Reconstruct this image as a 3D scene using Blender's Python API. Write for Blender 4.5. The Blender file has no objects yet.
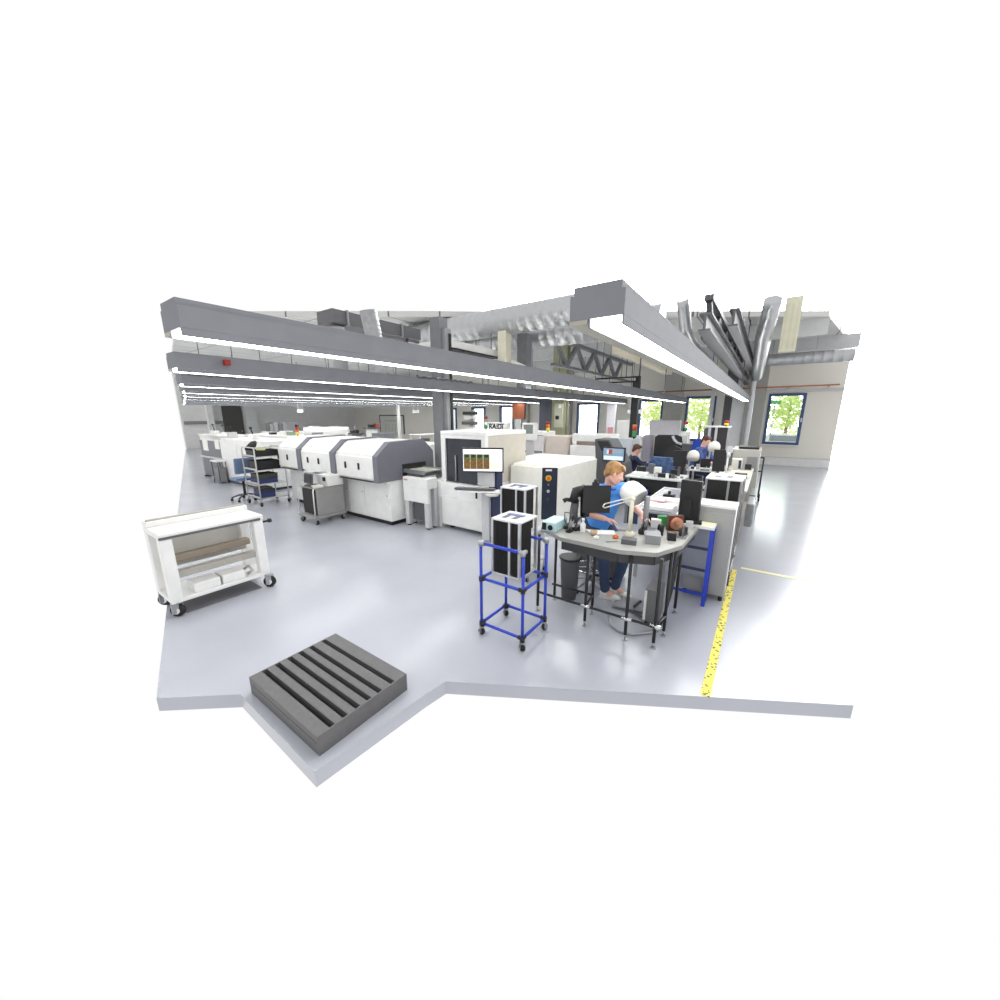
import bpy, bmesh, math, random
from mathutils import Vector, Matrix, Quaternion
random.seed(11)
SC = bpy.context.scene
COL = SC.collection
PI = math.pi

# ------------------------------------------------------------------ materials
def lin(c):
    c = c / 255.0
    return c / 12.92 if c <= 0.04045 else ((c + 0.055) / 1.055) ** 2.4

def M(name, rgb, rough=0.5, metal=0.0, var=0.06, scale=6.0, emit=0.0, rgb2=None, bump=0.0, spec=0.5):
    m = bpy.data.materials.new(name)
    m.use_nodes = True
    nt = m.node_tree
    b = nt.nodes['Principled BSDF']
    b.inputs['Roughness'].default_value = rough
    b.inputs['Metallic'].default_value = metal
    b.inputs['Specular IOR Level'].default_value = spec
    c1 = [lin(v) for v in rgb]
    c2 = [lin(v) for v in rgb2] if rgb2 else [v * (1 - var) for v in c1]
    tc = nt.nodes.new('ShaderNodeTexCoord')
    nz = nt.nodes.new('ShaderNodeTexNoise')
    nz.inputs['Scale'].default_value = scale
    nz.inputs['Detail'].default_value = 4
    nt.links.new(tc.outputs['Object'], nz.inputs['Vector'])
    rp = nt.nodes.new('ShaderNodeValToRGB')
    rp.color_ramp.elements[0].position = 0.35
    rp.color_ramp.elements[1].position = 0.65
    rp.color_ramp.elements[0].color = (*c2, 1)
    rp.color_ramp.elements[1].color = (*c1, 1)
    nt.links.new(nz.outputs['Fac'], rp.inputs['Fac'])
    nt.links.new(rp.outputs['Color'], b.inputs['Base Color'])
    if bump:
        bp = nt.nodes.new('ShaderNodeBump')
        bp.inputs['Strength'].default_value = bump
        bp.inputs['Distance'].default_value = 0.01
        nt.links.new(nz.outputs['Fac'], bp.inputs['Height'])
        nt.links.new(bp.outputs['Normal'], b.inputs['Normal'])
    if emit:
        nt.links.new(rp.outputs['Color'], b.inputs['Emission Color'])
        b.inputs['Emission Strength'].default_value = emit
    return m

def brick_mat(name, rgb, mortar, bw, bh, ms, rough=0.6, offset=0.0):
    m = M(name, rgb, rough)
    nt = m.node_tree
    b = nt.nodes['Principled BSDF']
    br = nt.nodes.new('ShaderNodeTexBrick')
    br.offset = offset
    br.inputs['Color1'].default_value = (*[lin(v) for v in rgb], 1)
    br.inputs['Color2'].default_value = (*[lin(v * 0.97) for v in rgb], 1)
    br.inputs['Mortar'].default_value = (*[lin(v) for v in mortar], 1)
    br.inputs['Scale'].default_value = 1
    br.inputs['Mortar Size'].default_value = ms
    br.inputs['Brick Width'].default_value = bw
    br.inputs['Row Height'].default_value = bh
    tc = nt.nodes.new('ShaderNodeTexCoord')
    nt.links.new(tc.outputs['Object'], br.inputs['Vector'])
    nt.links.new(br.outputs['Color'], b.inputs['Base Color'])
    return m

def glass_mat(name, rgb=(235, 240, 240), alpha=0.25, rough=0.03):
    m = bpy.data.materials.new(name)
    m.use_nodes = True
    nt = m.node_tree
    for n in list(nt.nodes):
        if n.type == 'BSDF_PRINCIPLED': nt.nodes.remove(n)
    out = [n for n in nt.nodes if n.type == 'OUTPUT_MATERIAL'][0]
    tr = nt.nodes.new('ShaderNodeBsdfTransparent')
    tr.inputs['Color'].default_value = (*[lin(v) for v in rgb], 1)
    gl = nt.nodes.new('ShaderNodeBsdfGlossy')
    gl.inputs['Roughness'].default_value = rough
    mx = nt.nodes.new('ShaderNodeMixShader')
    fr = nt.nodes.new('ShaderNodeFresnel')
    fr.inputs['IOR'].default_value = 1.45
    nt.links.new(fr.outputs['Fac'], mx.inputs['Fac'])
    nt.links.new(tr.outputs['BSDF'], mx.inputs[1])
    nt.links.new(gl.outputs['BSDF'], mx.inputs[2])
    nt.links.new(mx.outputs['Shader'], out.inputs['Surface'])
    return m

W_ = M('white_paint', (236, 236, 234), 0.4)
W2 = M('warm_white_paint', (226, 224, 216), 0.4)
CR = M('cream_paint', (249, 248, 238), 0.42)
BG = M('beige_paint', (196, 190, 178), 0.5)
LG = M('light_grey_paint', (200, 201, 202), 0.45)
MG = M('mid_grey_paint', (140, 141, 144), 0.5)
DG = M('dark_grey_paint', (92, 92, 96), 0.5)
HG = M('slate_grey_paint', (110, 110, 120), 0.45)
BK = M('black_plastic', (26, 26, 28), 0.45)
BR = M('black_ribbed_board', (30, 29, 29), 0.6)
RB = M('black_rubber', (34, 34, 36), 0.7)
ST = M('steel', (176, 178, 180), 0.32, 0.85)
AL = M('aluminium', (205, 207, 208), 0.35, 0.7)
SD = M('silver_foil_duct', (186, 188, 190), 0.36, 0.8, bump=0.1, scale=20)
CH = M('chrome', (215, 215, 215), 0.15, 1.0)
BL = M('blue_tube_paint', (40, 66, 190), 0.35)
NB = M('navy_paint', (46, 54, 84), 0.45)
WB = M('blue_window_frame_paint', (66, 88, 128), 0.45)
BT = M('blue_tray_plastic', (52, 62, 110), 0.5)
CB = M('blue_chair_fabric', (112, 134, 166), 0.85, bump=0.3, scale=60)
DF = M('dark_charcoal_fabric', (52, 52, 56), 0.9, bump=0.3, scale=60)
GB = M('grey_beige_metal', (172, 168, 160), 0.45)
BRN = M('brown_bar_paint', (150, 138, 122), 0.5)
RD = M('red_plastic', (190, 40, 30), 0.4)
OR = M('orange_plastic', (220, 110, 40), 0.4)
YL = M('yellow_plastic', (226, 206, 40), 0.4)
GN = M('green_plastic', (60, 150, 80), 0.4)
TQ = M('pale_turquoise_plastic', (190, 222, 224), 0.45)
PAPER = M('paper', (244, 243, 236), 0.8)
CREAMDUCT = M('cream_duct_paint', (214, 210, 190), 0.5)
GALV = M('galvanised_steel', (160, 161, 163), 0.42, 0.5, var=0.15, scale=12)
STEELG = M('grey_structural_paint', (118, 120, 124), 0.5, var=0.1)
COPPER = M('copper_pipe', (170, 110, 85), 0.4, 0.5)
SKIN = M('skin', (238, 186, 166), 0.55)
SHIRT = M('bright_blue_cotton', (84, 156, 240), 0.85, bump=0.15, scale=40)
JEANS = M('dark_jeans', (58, 74, 104), 0.9)
HAIR = M('light_brown_hair', (176, 134, 84), 0.6, rgb2=(140, 102, 60), scale=18, bump=0.15)
HAIRD = M('dark_brown_hair', (84, 54, 40), 0.6)
LAMPW = M('lamp_tube_white', (255, 255, 252), 0.4, emit=14.0, var=0.0)

# ------------------------------------------------------------------ mesh builder
class B:
    """collects shapes in world metres; ob() links them as ONE mesh object"""
    def __init__(s):
        s.bm = bmesh.new(); s.m = 0; s.sm = False
    def _f(s, vs, fs, smooth=None):
        vv = [s.bm.verts.new(v) for v in vs]
        for f in fs:
            try:
                fc = s.bm.faces.new([vv[i] for i in f])
                fc.material_index = s.m
                fc.smooth = s.sm if smooth is None else smooth
            except ValueError:
                pass
        return s
    def box(s, x0, x1, y0, y1, z0, z1, bev=0.0):
        if x0 > x1: x0, x1 = x1, x0
        if y0 > y1: y0, y1 = y1, y0
        if z0 > z1: z0, z1 = z1, z0
        if bev <= 0:
            return s._f([(x0,y0,z0),(x1,y0,z0),(x1,y1,z0),(x0,y1,z0),(x0,y0,z1),(x1,y0,z1),(x1,y1,z1),(x0,y1,z1)],
                        [(3,2,1,0),(4,5,6,7),(0,1,5,4),(1,2,6,5),(2,3,7,6),(3,0,4,7)])
        b = min(bev, (x1-x0)/2.2, (y1-y0)/2.2, (z1-z0)/2.2)
        t = bmesh.new()
        bmesh.ops.create_cube(t, size=1)
        for v in t.verts:
            v.co = Vector(((x0+x1)/2 + v.co.x*(x1-x0), (y0+y1)/2 + v.co.y*(y1-y0), (z0+z1)/2 + v.co.z*(z1-z0)))
        bmesh.ops.bevel(t, geom=list(t.edges), offset=b, segments=2, affect='EDGES', profile=0.5)
        return s._merge(t)
    def _merge(s, t, smooth=None):
        t.verts.index_update()
        vs = [v.co.copy() for v in t.verts]
        fs = [[v.index for v in f.verts] for f in t.faces]
        t.free()
        return s._f(vs, fs, smooth)
    def obox(s, c, size, rz=0.0, rx=0.0, ry=0.0):
        q = Matrix.Rotation(rz, 3, 'Z') @ Matrix.Rotation(ry, 3, 'Y') @ Matrix.Rotation(rx, 3, 'X')
        c = Vector(c); hx, hy, hz = size[0]/2, size[1]/2, size[2]/2
        vs = [c + q @ Vector(p) for p in [(-hx,-hy,-hz),(hx,-hy,-hz),(hx,hy,-hz),(-hx,hy,-hz),(-hx,-hy,hz),(hx,-hy,hz),(hx,hy,hz),(-hx,hy,hz)]]
        return s._f(vs, [(3,2,1,0),(4,5,6,7),(0,1,5,4),(1,2,6,5),(2,3,7,6),(3,0,4,7)])
    def bar(s, p, q, w, h):
        """rectangular bar from p to q, w wide (horizontal), h tall"""
        p, q = Vector(p), Vector(q)
        d = (q-p).normalized()
        up = Vector((0,0,1)) if abs(d.z) < 0.95 else Vector((1,0,0))
        sx = d.cross(up).normalized(); sy = sx.cross(d).normalized()
        vs = []
        for c in (p, q):
            for a, b in ((-1,-1),(1,-1),(1,1),(-1,1)):
                vs.append(c + sx*(a*w/2) + sy*(b*h/2))
        return s._f(vs, [(0,1,2,3),(7,6,5,4),(0,4,5,1),(1,5,6,2),(2,6,7,3),(3,7,4,0)])
    def tube(s, pts, r, n=10, cap=True):
        pts = [Vector(p) for p in pts]
        rs = r if isinstance(r, (list, tuple)) else [r]*len(pts)
        d0 = (pts[1]-pts[0]).normalized()
        up = Vector((0,0,1)) if abs(d0.z) < 0.9 else Vector((1,0,0))
        sx = d0.cross(up).normalized()
        vs = []
        for i, p in enumerate(pts):
            if i == 0: d = pts[1]-pts[0]
            elif i == len(pts)-1: d = pts[-1]-pts[-2]
            else: d = (pts[i+1]-p).normalized() + (p-pts[i-1]).normalized()
            d.normalize()
            sx = (sx - d*sx.dot(d)).normalized()
            sy = d.cross(sx)
            for k in range(n):
                a = 2*PI*k/n
                vs.append(p + (sx*math.cos(a) + sy*math.sin(a))*rs[i])
        fs = []
        for i in range(len(pts)-1):
            for k in range(n):
                fs.append((i*n+k, i*n+(k+1)%n, (i+1)*n+(k+1)%n, (i+1)*n+k))
        s._f(vs, fs, True)
        if cap:
            s._f(vs[:n], [tuple(range(n-1,-1,-1))], False)
            s._f(vs[-n:], [tuple(range(n))], False)
        return s
    def cyl(s, p, q, r, r2=None, n=16):
        return s.tube([p, q], [r, r if r2 is None else r2], n)
    def sph(s, c, r, sc=(1,1,1), n=14, rot=None):
        t = bmesh.new()
        bmesh.ops.create_uvsphere(t, u_segments=n, v_segments=max(6, n*2//3), radius=r)
        for v in t.verts:
            co = Vector((v.co.x*sc[0], v.co.y*sc[1], v.co.z*sc[2]))
            if rot is not None: co = rot @ co
            v.co = co + Vector(c)
        return s._merge(t, True)
    def prism(s, pts, axis, a, b):
        n = len(pts)
        def mk(u, v, w):
            return {'x': (w, u, v), 'y': (u, w, v), 'z': (u, v, w)}[axis]
        vs = [mk(u, v, a) for u, v in pts] + [mk(u, v, b) for u, v in pts]
        fs = [tuple(range(n-1,-1,-1)), tuple(range(n, 2*n))] + [(i, (i+1)%n, n+(i+1)%n, n+i) for i in range(n)]
        return s._f(vs, fs)
    def lathe(s, prof, c, n=24, axis='z', rot=None):
        vs = []
        for r, z in prof:
            for k in range(n):
                a = 2*PI*k/n
                v = Vector((r*math.cos(a), r*math.sin(a), z))
                if rot is not None: v = rot @ v
                vs.append(v + Vector(c))
        fs = []
        for i in range(len(prof)-1):
            for k in range(n):
                fs.append((i*n+k, i*n+(k+1)%n, (i+1)*n+(k+1)%n, (i+1)*n+k))
        s._f(vs, fs, True)
        if prof[0][0] > 1e-4: s._f(vs[:n], [tuple(range(n-1,-1,-1))])
        if prof[-1][0] > 1e-4: s._f(vs[-n:], [tuple(range(n))])
        return s
    def ob(s, name, mat, parent=None, label=None):
        bmesh.ops.remove_doubles(s.bm, verts=s.bm.verts, dist=1e-5)
        bmesh.ops.recalc_face_normals(s.bm, faces=s.bm.faces)
        if parent is not None:
            r = parent
            while r.parent: r = r.parent
            off = Vector(r.location)
        else:
            xs = [v.co for v in s.bm.verts]
            off = Vector(((min(v.x for v in xs)+max(v.x for v in xs))/2, (min(v.y for v in xs)+max(v.y for v in xs))/2, min(v.z for v in xs)))
        for v in s.bm.verts: v.co -= off
        me = bpy.data.meshes.new(name)
        s.bm.to_mesh(me); s.bm.free()
        for mm in (mat if isinstance(mat, (list, tuple)) else [mat]): me.materials.append(mm)
        o = bpy.data.objects.new(name, me)
        COL.objects.link(o)
        if parent is not None: o.parent = parent
        else: o.location = off
        if label: o['label'] = label
        return o

def tag(o, label, cat, group=None):
    o['label'] = label; o['category'] = cat
    if group: o['group'] = group
    return o

def thing(name, label, cat, loc, group=None):
    o = bpy.data.objects.new(name, None)
    o.empty_display_size = 0.1
    COL.objects.link(o); o.location = loc
    return tag(o, label, cat, group)

def struct(o):
    o['kind'] = 'structure'; return o

def dup(root, loc, label=None, rz=None):
    def cp(o, par):
        c = o.copy(); COL.objects.link(c)
        if par is not None:
            c.parent = par
        for ch in o.children: cp(ch, c)
        return c
    r = cp(root, None)
    r.location = loc
    if rz is not None: r.rotation_euler = (0, 0, rz)
    if label: r['label'] = label
    return r

def caster(parent, x, y, r=0.05, z=0.0, fork=True, name='caster', wheel=RB, ang=0.0):
    """swivel caster: a fork with a wheel that touches the floor"""
    f = B()
    h = r*2.5
    dx, dy = math.cos(ang), math.sin(ang)
    sx, sy = -dy, dx
    t = r*0.38
    for k in (-1, 1):
        f.bar((x+dx*r*0.3+sx*t*k*1.35, y+dy*r*0.3+sy*t*k*1.35, z+r*0.8), (x+sx*t*k*1.35, y+sy*t*k*1.35, z+h*0.92), r*0.7, r*0.12) if False else f.bar((x+sx*t*k*1.5, y+sy*t*k*1.5, z+r*0.7), (x+sx*t*k*1.5, y+sy*t*k*1.5, z+h*0.9), r*0.25, r*0.9)
    f.cyl((x, y, z+h*0.86), (x, y, z+h), r*0.75, n=10)
    fo = f.ob(name, ST, parent)
    w = B()
    w.lathe([(r*0.3,-t),(r*0.85,-t),(r,-t*0.6),(r,t*0.6),(r*0.85,t),(r*0.3,t)], (x, y, z+r), 16,
            rot=Quaternion((sx, sy, 0), 0).to_matrix() @ Vector((0,0,1)).rotation_difference(Vector((sx, sy, 0))).to_matrix())
    w.ob('wheel', wheel, fo)
    return fo
SKY = 1.0; GLOW = 13.0; EXPO = 0.0
# ================================================================== setting
FLOOR = M('floor_epoxy', (180, 183, 192), 0.2, var=0.05, scale=1.5)
CEIL = brick_mat('ceiling_panels', (206, 206, 204), (110, 110, 112), 3.0, 1.2, 0.02)
WALLW = brick_mat('wall_panels', (234, 231, 221), (220, 218, 210), 60.0, 60.0, 0.0)
WALLL = M('left_wall_paint', (232, 232, 230), 0.6)
WX = 20.6
b = B()
b.prism([(0.52,3.70),(0.92,3.20),(0.90,2.06),(1.78,1.98),(1.98,1.95),(3.60,-0.82),(20.9,-2.4),(20.9,30.4),(8.2,30.4),(4.25,16.7)], 'z', -0.12, 0.0)
struct(b.ob('floor', FLOOR))
b = B()
b.prism([(4.2,14.2),(14.8,-1.0),(21.0,-2.3),(21.0,30.4),(8.2,30.4)], 'z', 4.9, 5.05)
struct(b.ob('ceiling', CEIL))

wins = [ # y0, y1, z0, z1
    (-1.16, 0.13, 0.90, 3.06), (2.12, 3.40, 0.92, 3.02), (4.42, 5.62, 0.92, 2.92), (7.74, 9.06, 0.92, 2.80),
    (10.30, 11.40, 0.92, 2.75), (13.38, 14.48, 0.92, 2.72), (15.66, 16.84, 0.92, 2.66), (18.2, 19.4, 0.92, 2.62)]
b = B()
ys = -2.3
for y0, y1, z0, z1 in wins:
    b.box(WX, WX+0.3, ys, y0, 0, 4.9)
    b.box(WX, WX+0.3, y0, y1, 0, z0)
    b.box(WX, WX+0.3, y0, y1, z1, 4.9)
    ys = y1
b.box(WX, WX+0.3, ys, 30.4, 0, 4.9)
struct(b.ob('wall_window_side', WALLW))
b = B(); b.box(8.2, WX, 30.2, 30.4, 0, 4.9); struct(b.ob('wall_far_left', WALLL))
GLASS = glass_mat('window_glass')
for i, (y0, y1, z0, z1) in enumerate(wins):
    f = B(); t = 0.11
    f.box(WX-0.05, WX+0.12, y0, y0+t, z0, z1); f.box(WX-0.05, WX+0.12, y1-t, y1, z0, z1)
    f.box(WX-0.05, WX+0.12, y0+t, y1-t, z0, z0+t); f.box(WX-0.05, WX+0.12, y0+t, y1-t, z1-t, z1)
    fr = struct(f.ob('window_%d' % (i+1), WB))
    g = B(); g.box(WX+0.03, WX+0.045, y0+t, y1-t, z0+t, z1-t); g.ob('pane', GLASS, fr)
    if i < 4:
        h = B(); h.box(WX-0.09, WX-0.05, y0+0.03, y0+0.07, (z0+z1)/2-0.12, (z0+z1)/2+0.05); h.ob('handle', AL, fr)
    s_ = B(); s_.box(WX-0.14, WX+0.02, y0-0.08, y1+0.08, z0-0.05, z0-0.005); s_.ob('window_sill', W_, fr)
# pilasters, wall trunking, skirting
PIL = M('pilaster_grey', (178, 178, 172), 0.6)
for i, (y0, y1) in enumerate([(3.55, 4.38), (0.24, 0.98), (9.35, 9.9), (12.2, 12.9)]):
    b = B(); b.box(WX-0.3, WX, y0, y1, 0, 4.9); struct(b.ob('trim_%d' % (i+1), PIL))
b = B(); b.box(WX-0.08, WX, -2.3, 0.2, 0.0, 0.34); struct(b.ob('baseboard_window_side', W_))
b = B(); b.box(WX-0.10, WX-0.001, -2.3, 0.23, 0.34, 0.36); b.box(WX-0.06, WX-0.001, -2.3, 0.23, 3.10, 3.22); struct(b.ob('trim_5', LG))
# far left wall door, light strip pillars
b = B(); b.box(10.45, 11.6, 30.08, 30.19, 0, 2.75); d = struct(b.ob('door_1', M('dark_door', (78, 78, 74), 0.5)))
h = B(); h.cyl((11.45, 30.02, 1.05), (11.45, 30.08, 1.05), 0.03); h.ob('door_handle', AL, d)
b = B(); b.box(9.5, 9.85, 29.8, 30.19, 0, 4.9); struct(b.ob('trim_6', W_))
b = B(); b.box(11.65, 12.35, 29.7, 30.19, 0, 2.75); struct(b.ob('trim_7', M('pale_panel', (214, 218, 216), 0.5)))
b = B(); b.box(8.3, 10.4, 30.1, 30.19, 1.55, 1.75); struct(b.ob('trim_8', MG))

# tape on floor
TAPE = M('yellow_black_tape', (228, 214, 60), 0.5)
nt = TAPE.node_tree
vo = nt.nodes.new('ShaderNodeTexVoronoi'); vo.inputs['Scale'].default_value = 26
rp = nt.nodes.new('ShaderNodeValToRGB')
rp.color_ramp.elements[0].position = 0.30; rp.color_ramp.elements[1].position = 0.36
rp.color_ramp.elements[0].color = (lin(70), lin(66), lin(20), 1); rp.color_ramp.elements[1].color = (lin(232), lin(218), lin(70), 1)
tc = nt.nodes.new('ShaderNodeTexCoord')
nt.links.new(tc.outputs['Object'], vo.inputs['Vector']); nt.links.new(vo.outputs['Distance'], rp.inputs['Fac'])
nt.links.new(rp.outputs['Color'], nt.nodes['Principled BSDF'].inputs['Base Color'])
b = B(); b.box(3.05, 6.1, 0.10, 0.17, 0.0, 0.003)
tag(b.ob('floor_tape', TAPE), 'yellow and black dotted marking tape running along the floor past the benches', 'floor tape')
b = B(); b.box(6.2, 6.27, -1.2, 0.06, 0.0, 0.003)
tag(b.ob('floor_tape', M('pale_yellow_tape', (226, 220, 160), 0.5)), 'pale yellow tape line crossing the aisle floor at the right', 'floor tape')

# ================================================================== outdoors
b = B(); b.box(21.0, 40, -2.4, 32, -0.3, -0.12); struct(b.ob('ground', M('pale_paving', (225, 224, 218), 0.8)))
LEAF = M('spring_leaf', (238, 244, 190), 0.7, rgb2=(206, 226, 140), scale=3)
LEAF2 = M('bright_leaf', (244, 247, 206), 0.7, rgb2=(222, 236, 160), scale=3)
for m in (LEAF, LEAF2):
    nt = m.node_tree; pb = nt.nodes['Principled BSDF']; out = [n for n in nt.nodes if n.type == 'OUTPUT_MATERIAL'][0]
    tl = nt.nodes.new('ShaderNodeBsdfTranslucent'); mx = nt.nodes.new('ShaderNodeMixShader'); mx.inputs['Fac'].default_value = 0.6
    src = pb.inputs['Base Color'].links[0].from_socket
    nt.links.new(src, tl.inputs['Color']); nt.links.new(pb.outputs['BSDF'], mx.inputs[1]); nt.links.new(tl.outputs['BSDF'], mx.inputs[2])
    nt.links.new(mx.outputs['Shader'], out.inputs['Surface'])
BARK = M('bark', (150, 130, 110), 0.9)
def tree(x, y, h, r, label, mat):
    t = thing('tree', label, 'tree', (x, y, -0.12), 'trees outside the windows')
    k = B(); k.tube([(x,y,-0.12),(x+0.05,y+0.03,h*0.35),(x-0.05,y,h*0.75)], [0.13,0.09,0.04]); k.ob('trunk', BARK, t)
    f = B(); rr = random.Random(int(x*100+y*10))
    for i in range(900):
        a, u = rr.random()*2*PI, rr.random()*2-1
        q = (rr.random()**0.4)
        s_ = math.sqrt(1-u*u)
        c = Vector((x + r*q*s_*math.cos(a), y + r*q*s_*math.sin(a), h*0.62 + h*0.36*q*u))
        n = Vector((rr.gauss(0,1), rr.gauss(0,1), rr.gauss(0,1))).normalized()
        p = n.orthogonal().normalized(); w = n.cross(p); e = 0.10+0.08*rr.random()
        f._f([c-p*e, c-w*e*0.55, c+p*e, c+w*e*0.55], [(0,1,2,3)])
    f.ob('foliage', mat, t)
tree(27.5, -0.9, 3.8, 1.15, 'pale green tree seen through the right-hand window with blue frame', LEAF)
tree(30.5, 1.5, 4.2, 1.2, 'taller tree at the left edge of the view through the right-hand window', LEAF2)
tree(27.0, 3.5, 3.6, 1.1, 'pale green tree outside the second window from the right', LEAF2)
tree(28.0, 6.4, 3.6, 1.1, 'yellow green tree outside the third window from the right', LEAF2)
t = thing('car', 'white parked car outside the right-hand window', 'car', (26.0, -0.6, -0.12))
b = B()
b.prism([(-1.6,0.25),(-1.6,0.7),(-1.2,0.85),(-0.75,1.25),(0.5,1.28),(1.0,0.9),(1.45,0.78),(1.5,0.25)], 'x', 25.2, 26.8)
for v in b.bm.verts: v.co.y -= 0.6; v.co.z -= 0.12
b.ob('body', W_, t)
b = B(); b.box(25.17, 25.2, -1.3, -0.15, 0.78, 1.08); b.ob('side_window', M('tinted_glass', (120, 130, 140), 0.1), t)
b = B(); b.box(25.16, 25.2, -2.0, 0.75, 0.5, 0.54); b.ob('side_stripe', M('rose_stripe', (226, 120, 130), 0.4), t)
for yy in (-1.65, 0.3):
    w = B(); w.cyl((25.12, yy, 0.2), (25.35, yy, 0.2), 0.31); w.ob('wheel', RB, t)
# roadside sign post behind
t = thing('road_sign', 'small green sign on a post beyond the right-hand window', 'sign', (25.0, -0.15, -0.12))
b = B(); b.cyl((25.0,-0.15,-0.12), (25.0,-0.15,2.9), 0.03); b.ob('post', ST, t)
b = B(); b.box(24.95, 24.97, -0.4, 0.1, 2.7, 2.88); b.ob('sign_board', GN, t)
# ================================================================== ceiling fixtures
LH = M('lamp_housing_grey', (132, 134, 139), 0.7, 0.0, spec=0.08)
ADD_UP = M('added_upward_glow', (255, 255, 252), 0.4, emit=8.0, var=0.0)  # added upward emission, only there to brighten the ceiling
LU = M('lamp_louvre', (168, 165, 154), 0.5)
def lamp(y, x0, x1, label, z=2.65):
    t = thing('ceiling_light', label, 'ceiling light', (x0, y, z), 'long parallel light fixtures')
    b = B(); b.box(x0, x1, y, y+0.30, z+0.045, z+0.17); b.box(x0, x1, y+0.02, y+0.28, z+0.17, z+0.21); b.box(x0, x1, y+0.18, y+0.19, z+0.0, z+0.045); b.ob('housing', LH, t)
    b = B(); b.box(x0+0.01, x1-0.01, y+0.012, y+0.175, z+0.004, z+0.044, 0.004); b.ob('tube', LAMPW, t)
    b = B(); b.box(x0, x1, y, y+0.010, z, z+0.044); b.ob('side_lip', LH, t)
    b = B(); b.box(x0+0.05, x1-0.05, y+0.09, y+0.21, z+0.21, z+0.2115); b.ob('added_glow_strip', ADD_UP, t)  # added glowing strip on the housing top, lights the ceiling, unseen from below
    b = B(); b.box(x0, x1, y+0.195, y+0.30, z+0.02, z+0.044); b.ob('louvre', LU, t)
    xs = [x for x in range(2, 18, 3) if x0+0.3 < x < x1 and x*0.8186+y*0.5744 > 11.2]
    for x in xs:
        h = B(); h.cyl((x, y+0.15, z+0.2), (x, y+0.15, 4.9), 0.012, n=6); h.ob('hanger', DG, t)
    return t
lamp(0.67, 2.05, 16.6, 'wide bright light strip at the right, the one ending beside the silver ducts')
lamp(2.88, 0.86, 17.6, 'longest light strip on the left, lowest hanging in view and nearest the camera')
lamp(5.34, 1.50, 17.6, 'second light strip from the camera, just behind the nearest long one')
lamp(8.05, 2.3, 17.6, 'third light strip from the camera on the left')
lamp(10.65, 3.05, 17.6, 'fourth light strip from the camera on the left')
lamp(12.9, 3.7, 17.6, 'fifth light strip from the camera on the left')
lamp(15.4, 4.4, 17.6, 'sixth light strip from the camera on the left')
lamp(18.0, 5.1, 17.6, 'seventh light strip from the camera on the left, small with distance')
lamp(20.8, 5.9, 17.6, 'eighth light strip, the last but one before the far wall')
lamp(23.8, 6.7, 17.6, 'farthest light strip, in front of the far grey wall')

# ---- steel truss along the hall
def truss(y, x0, x1, zb, zt, step, label, mat=STEELG):
    t = thing('roof_truss', label, 'roof truss', (x0, y, zb), 'roof trusses')
    b = B(); b.box(x0, x1, y-0.07, y+0.07, zb-0.04, zb+0.04); b.ob('bottom_chord', mat, t)
    b = B(); b.box(x0, x1, y-0.08, y+0.08, zt-0.05, zt+0.05); b.ob('top_chord', mat, t)
    x = x0+0.1
    while x+step <= x1:
        for p, q in (((x, y, zt-0.05), (x+step/2, y, zb+0.04)), ((x+step/2+0.06, y, zb+0.04), (x+step-0.02, y, zt-0.05))):
            k = B(); k.bar(p, q, 0.10, 0.12); k.ob('web_member', mat, t)
        x += step
    return t
truss(5.3, 10.2, 17.6, 3.6, 4.32, 1.5, 'grey steel truss with zigzag web running along the hall above the printers')
truss(1.28, 9.0, 20.2, 3.72, 4.45, 1.7, 'dark steel truss above the right aisle beside the silver ducts', DG)

def beam_I(x0, x1, y, z, w, h, name, label, mat=DG):
    b = B()
    b.box(x0, x1, y-w/2, y+w/2, z, z+0.03); b.box(x0, x1, y-w/2, y+w/2, z+h-0.03, z+h); b.box(x0, x1, y-0.02, y+0.02, z+0.03, z+h-0.03)
    return tag(b.ob(name, mat), label, 'beam')
beam_I(6.9, 20.3, 1.0, 3.45, 0.18, 0.26, 'steel_beam', 'dark steel beam along the right aisle nearest the bright strip')
beam_I(8.4, 20.3, 0.76, 3.75, 0.16, 0.3, 'steel_beam', 'dark steel beam beside the right-hand silver duct')
for i, x in enumerate((15.0, 18.4)):
    b = B(); b.box(x-0.12, x+0.12, -2.2 if i else -1.05, 12.0, 4.45, 4.9)
    tag(b.ob('ceiling_beam', LG), ['pale ceiling cross beam behind the cream box at upper right', 'pale ceiling cross beam close to the window wall'][i], 'beam')

# ---- columns
def column(x, y, z1, label, w=0.26, d=0.32, mat=STEELG):
    b = B()
    b.box(x-w/2, x-w/2+0.05, y-d/2, y+d/2, 0, z1); b.box(x+w/2-0.05, x+w/2, y-d/2, y+d/2, 0, z1); b.box(x-w/2+0.05, x+w/2-0.05, y-0.03, y+0.03, 0, z1)
    b.box(x-w/2-0.06, x+w/2+0.06, y-d/2-0.06, y+d/2+0.06, 0, 0.03)
    return tag(b.ob('steel_column', mat), label, 'column', 'steel columns')
t = thing('steel_column', 'grey steel column rising behind the machine with the dark glass cabinet', 'column', (6.45, 6.05, 0), 'steel columns')
b = B(); b.box(6.32, 6.58, 6.02, 6.30, 0, 4.22); b.ob('column_body', STEELG, t)
b = B(); b.box(6.40, 6.58, 5.93, 6.02, 0, 4.0); b.ob('cable_duct', MG, t)
b = B(); b.box(6.50, 6.56, 5.90, 5.93, 0, 3.9); b.ob('cable', BK, t)
column(12.2, 6.0, 4.9, 'olive grey column with fittings left of the fourth window', 0.28, 0.5, M('olive_grey_paint', (150, 150, 122), 0.5))
column(12.0, 3.40, 3.14, 'slim dark column rising behind the red and green signal tower', 0.14, 0.2, BK)
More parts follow.
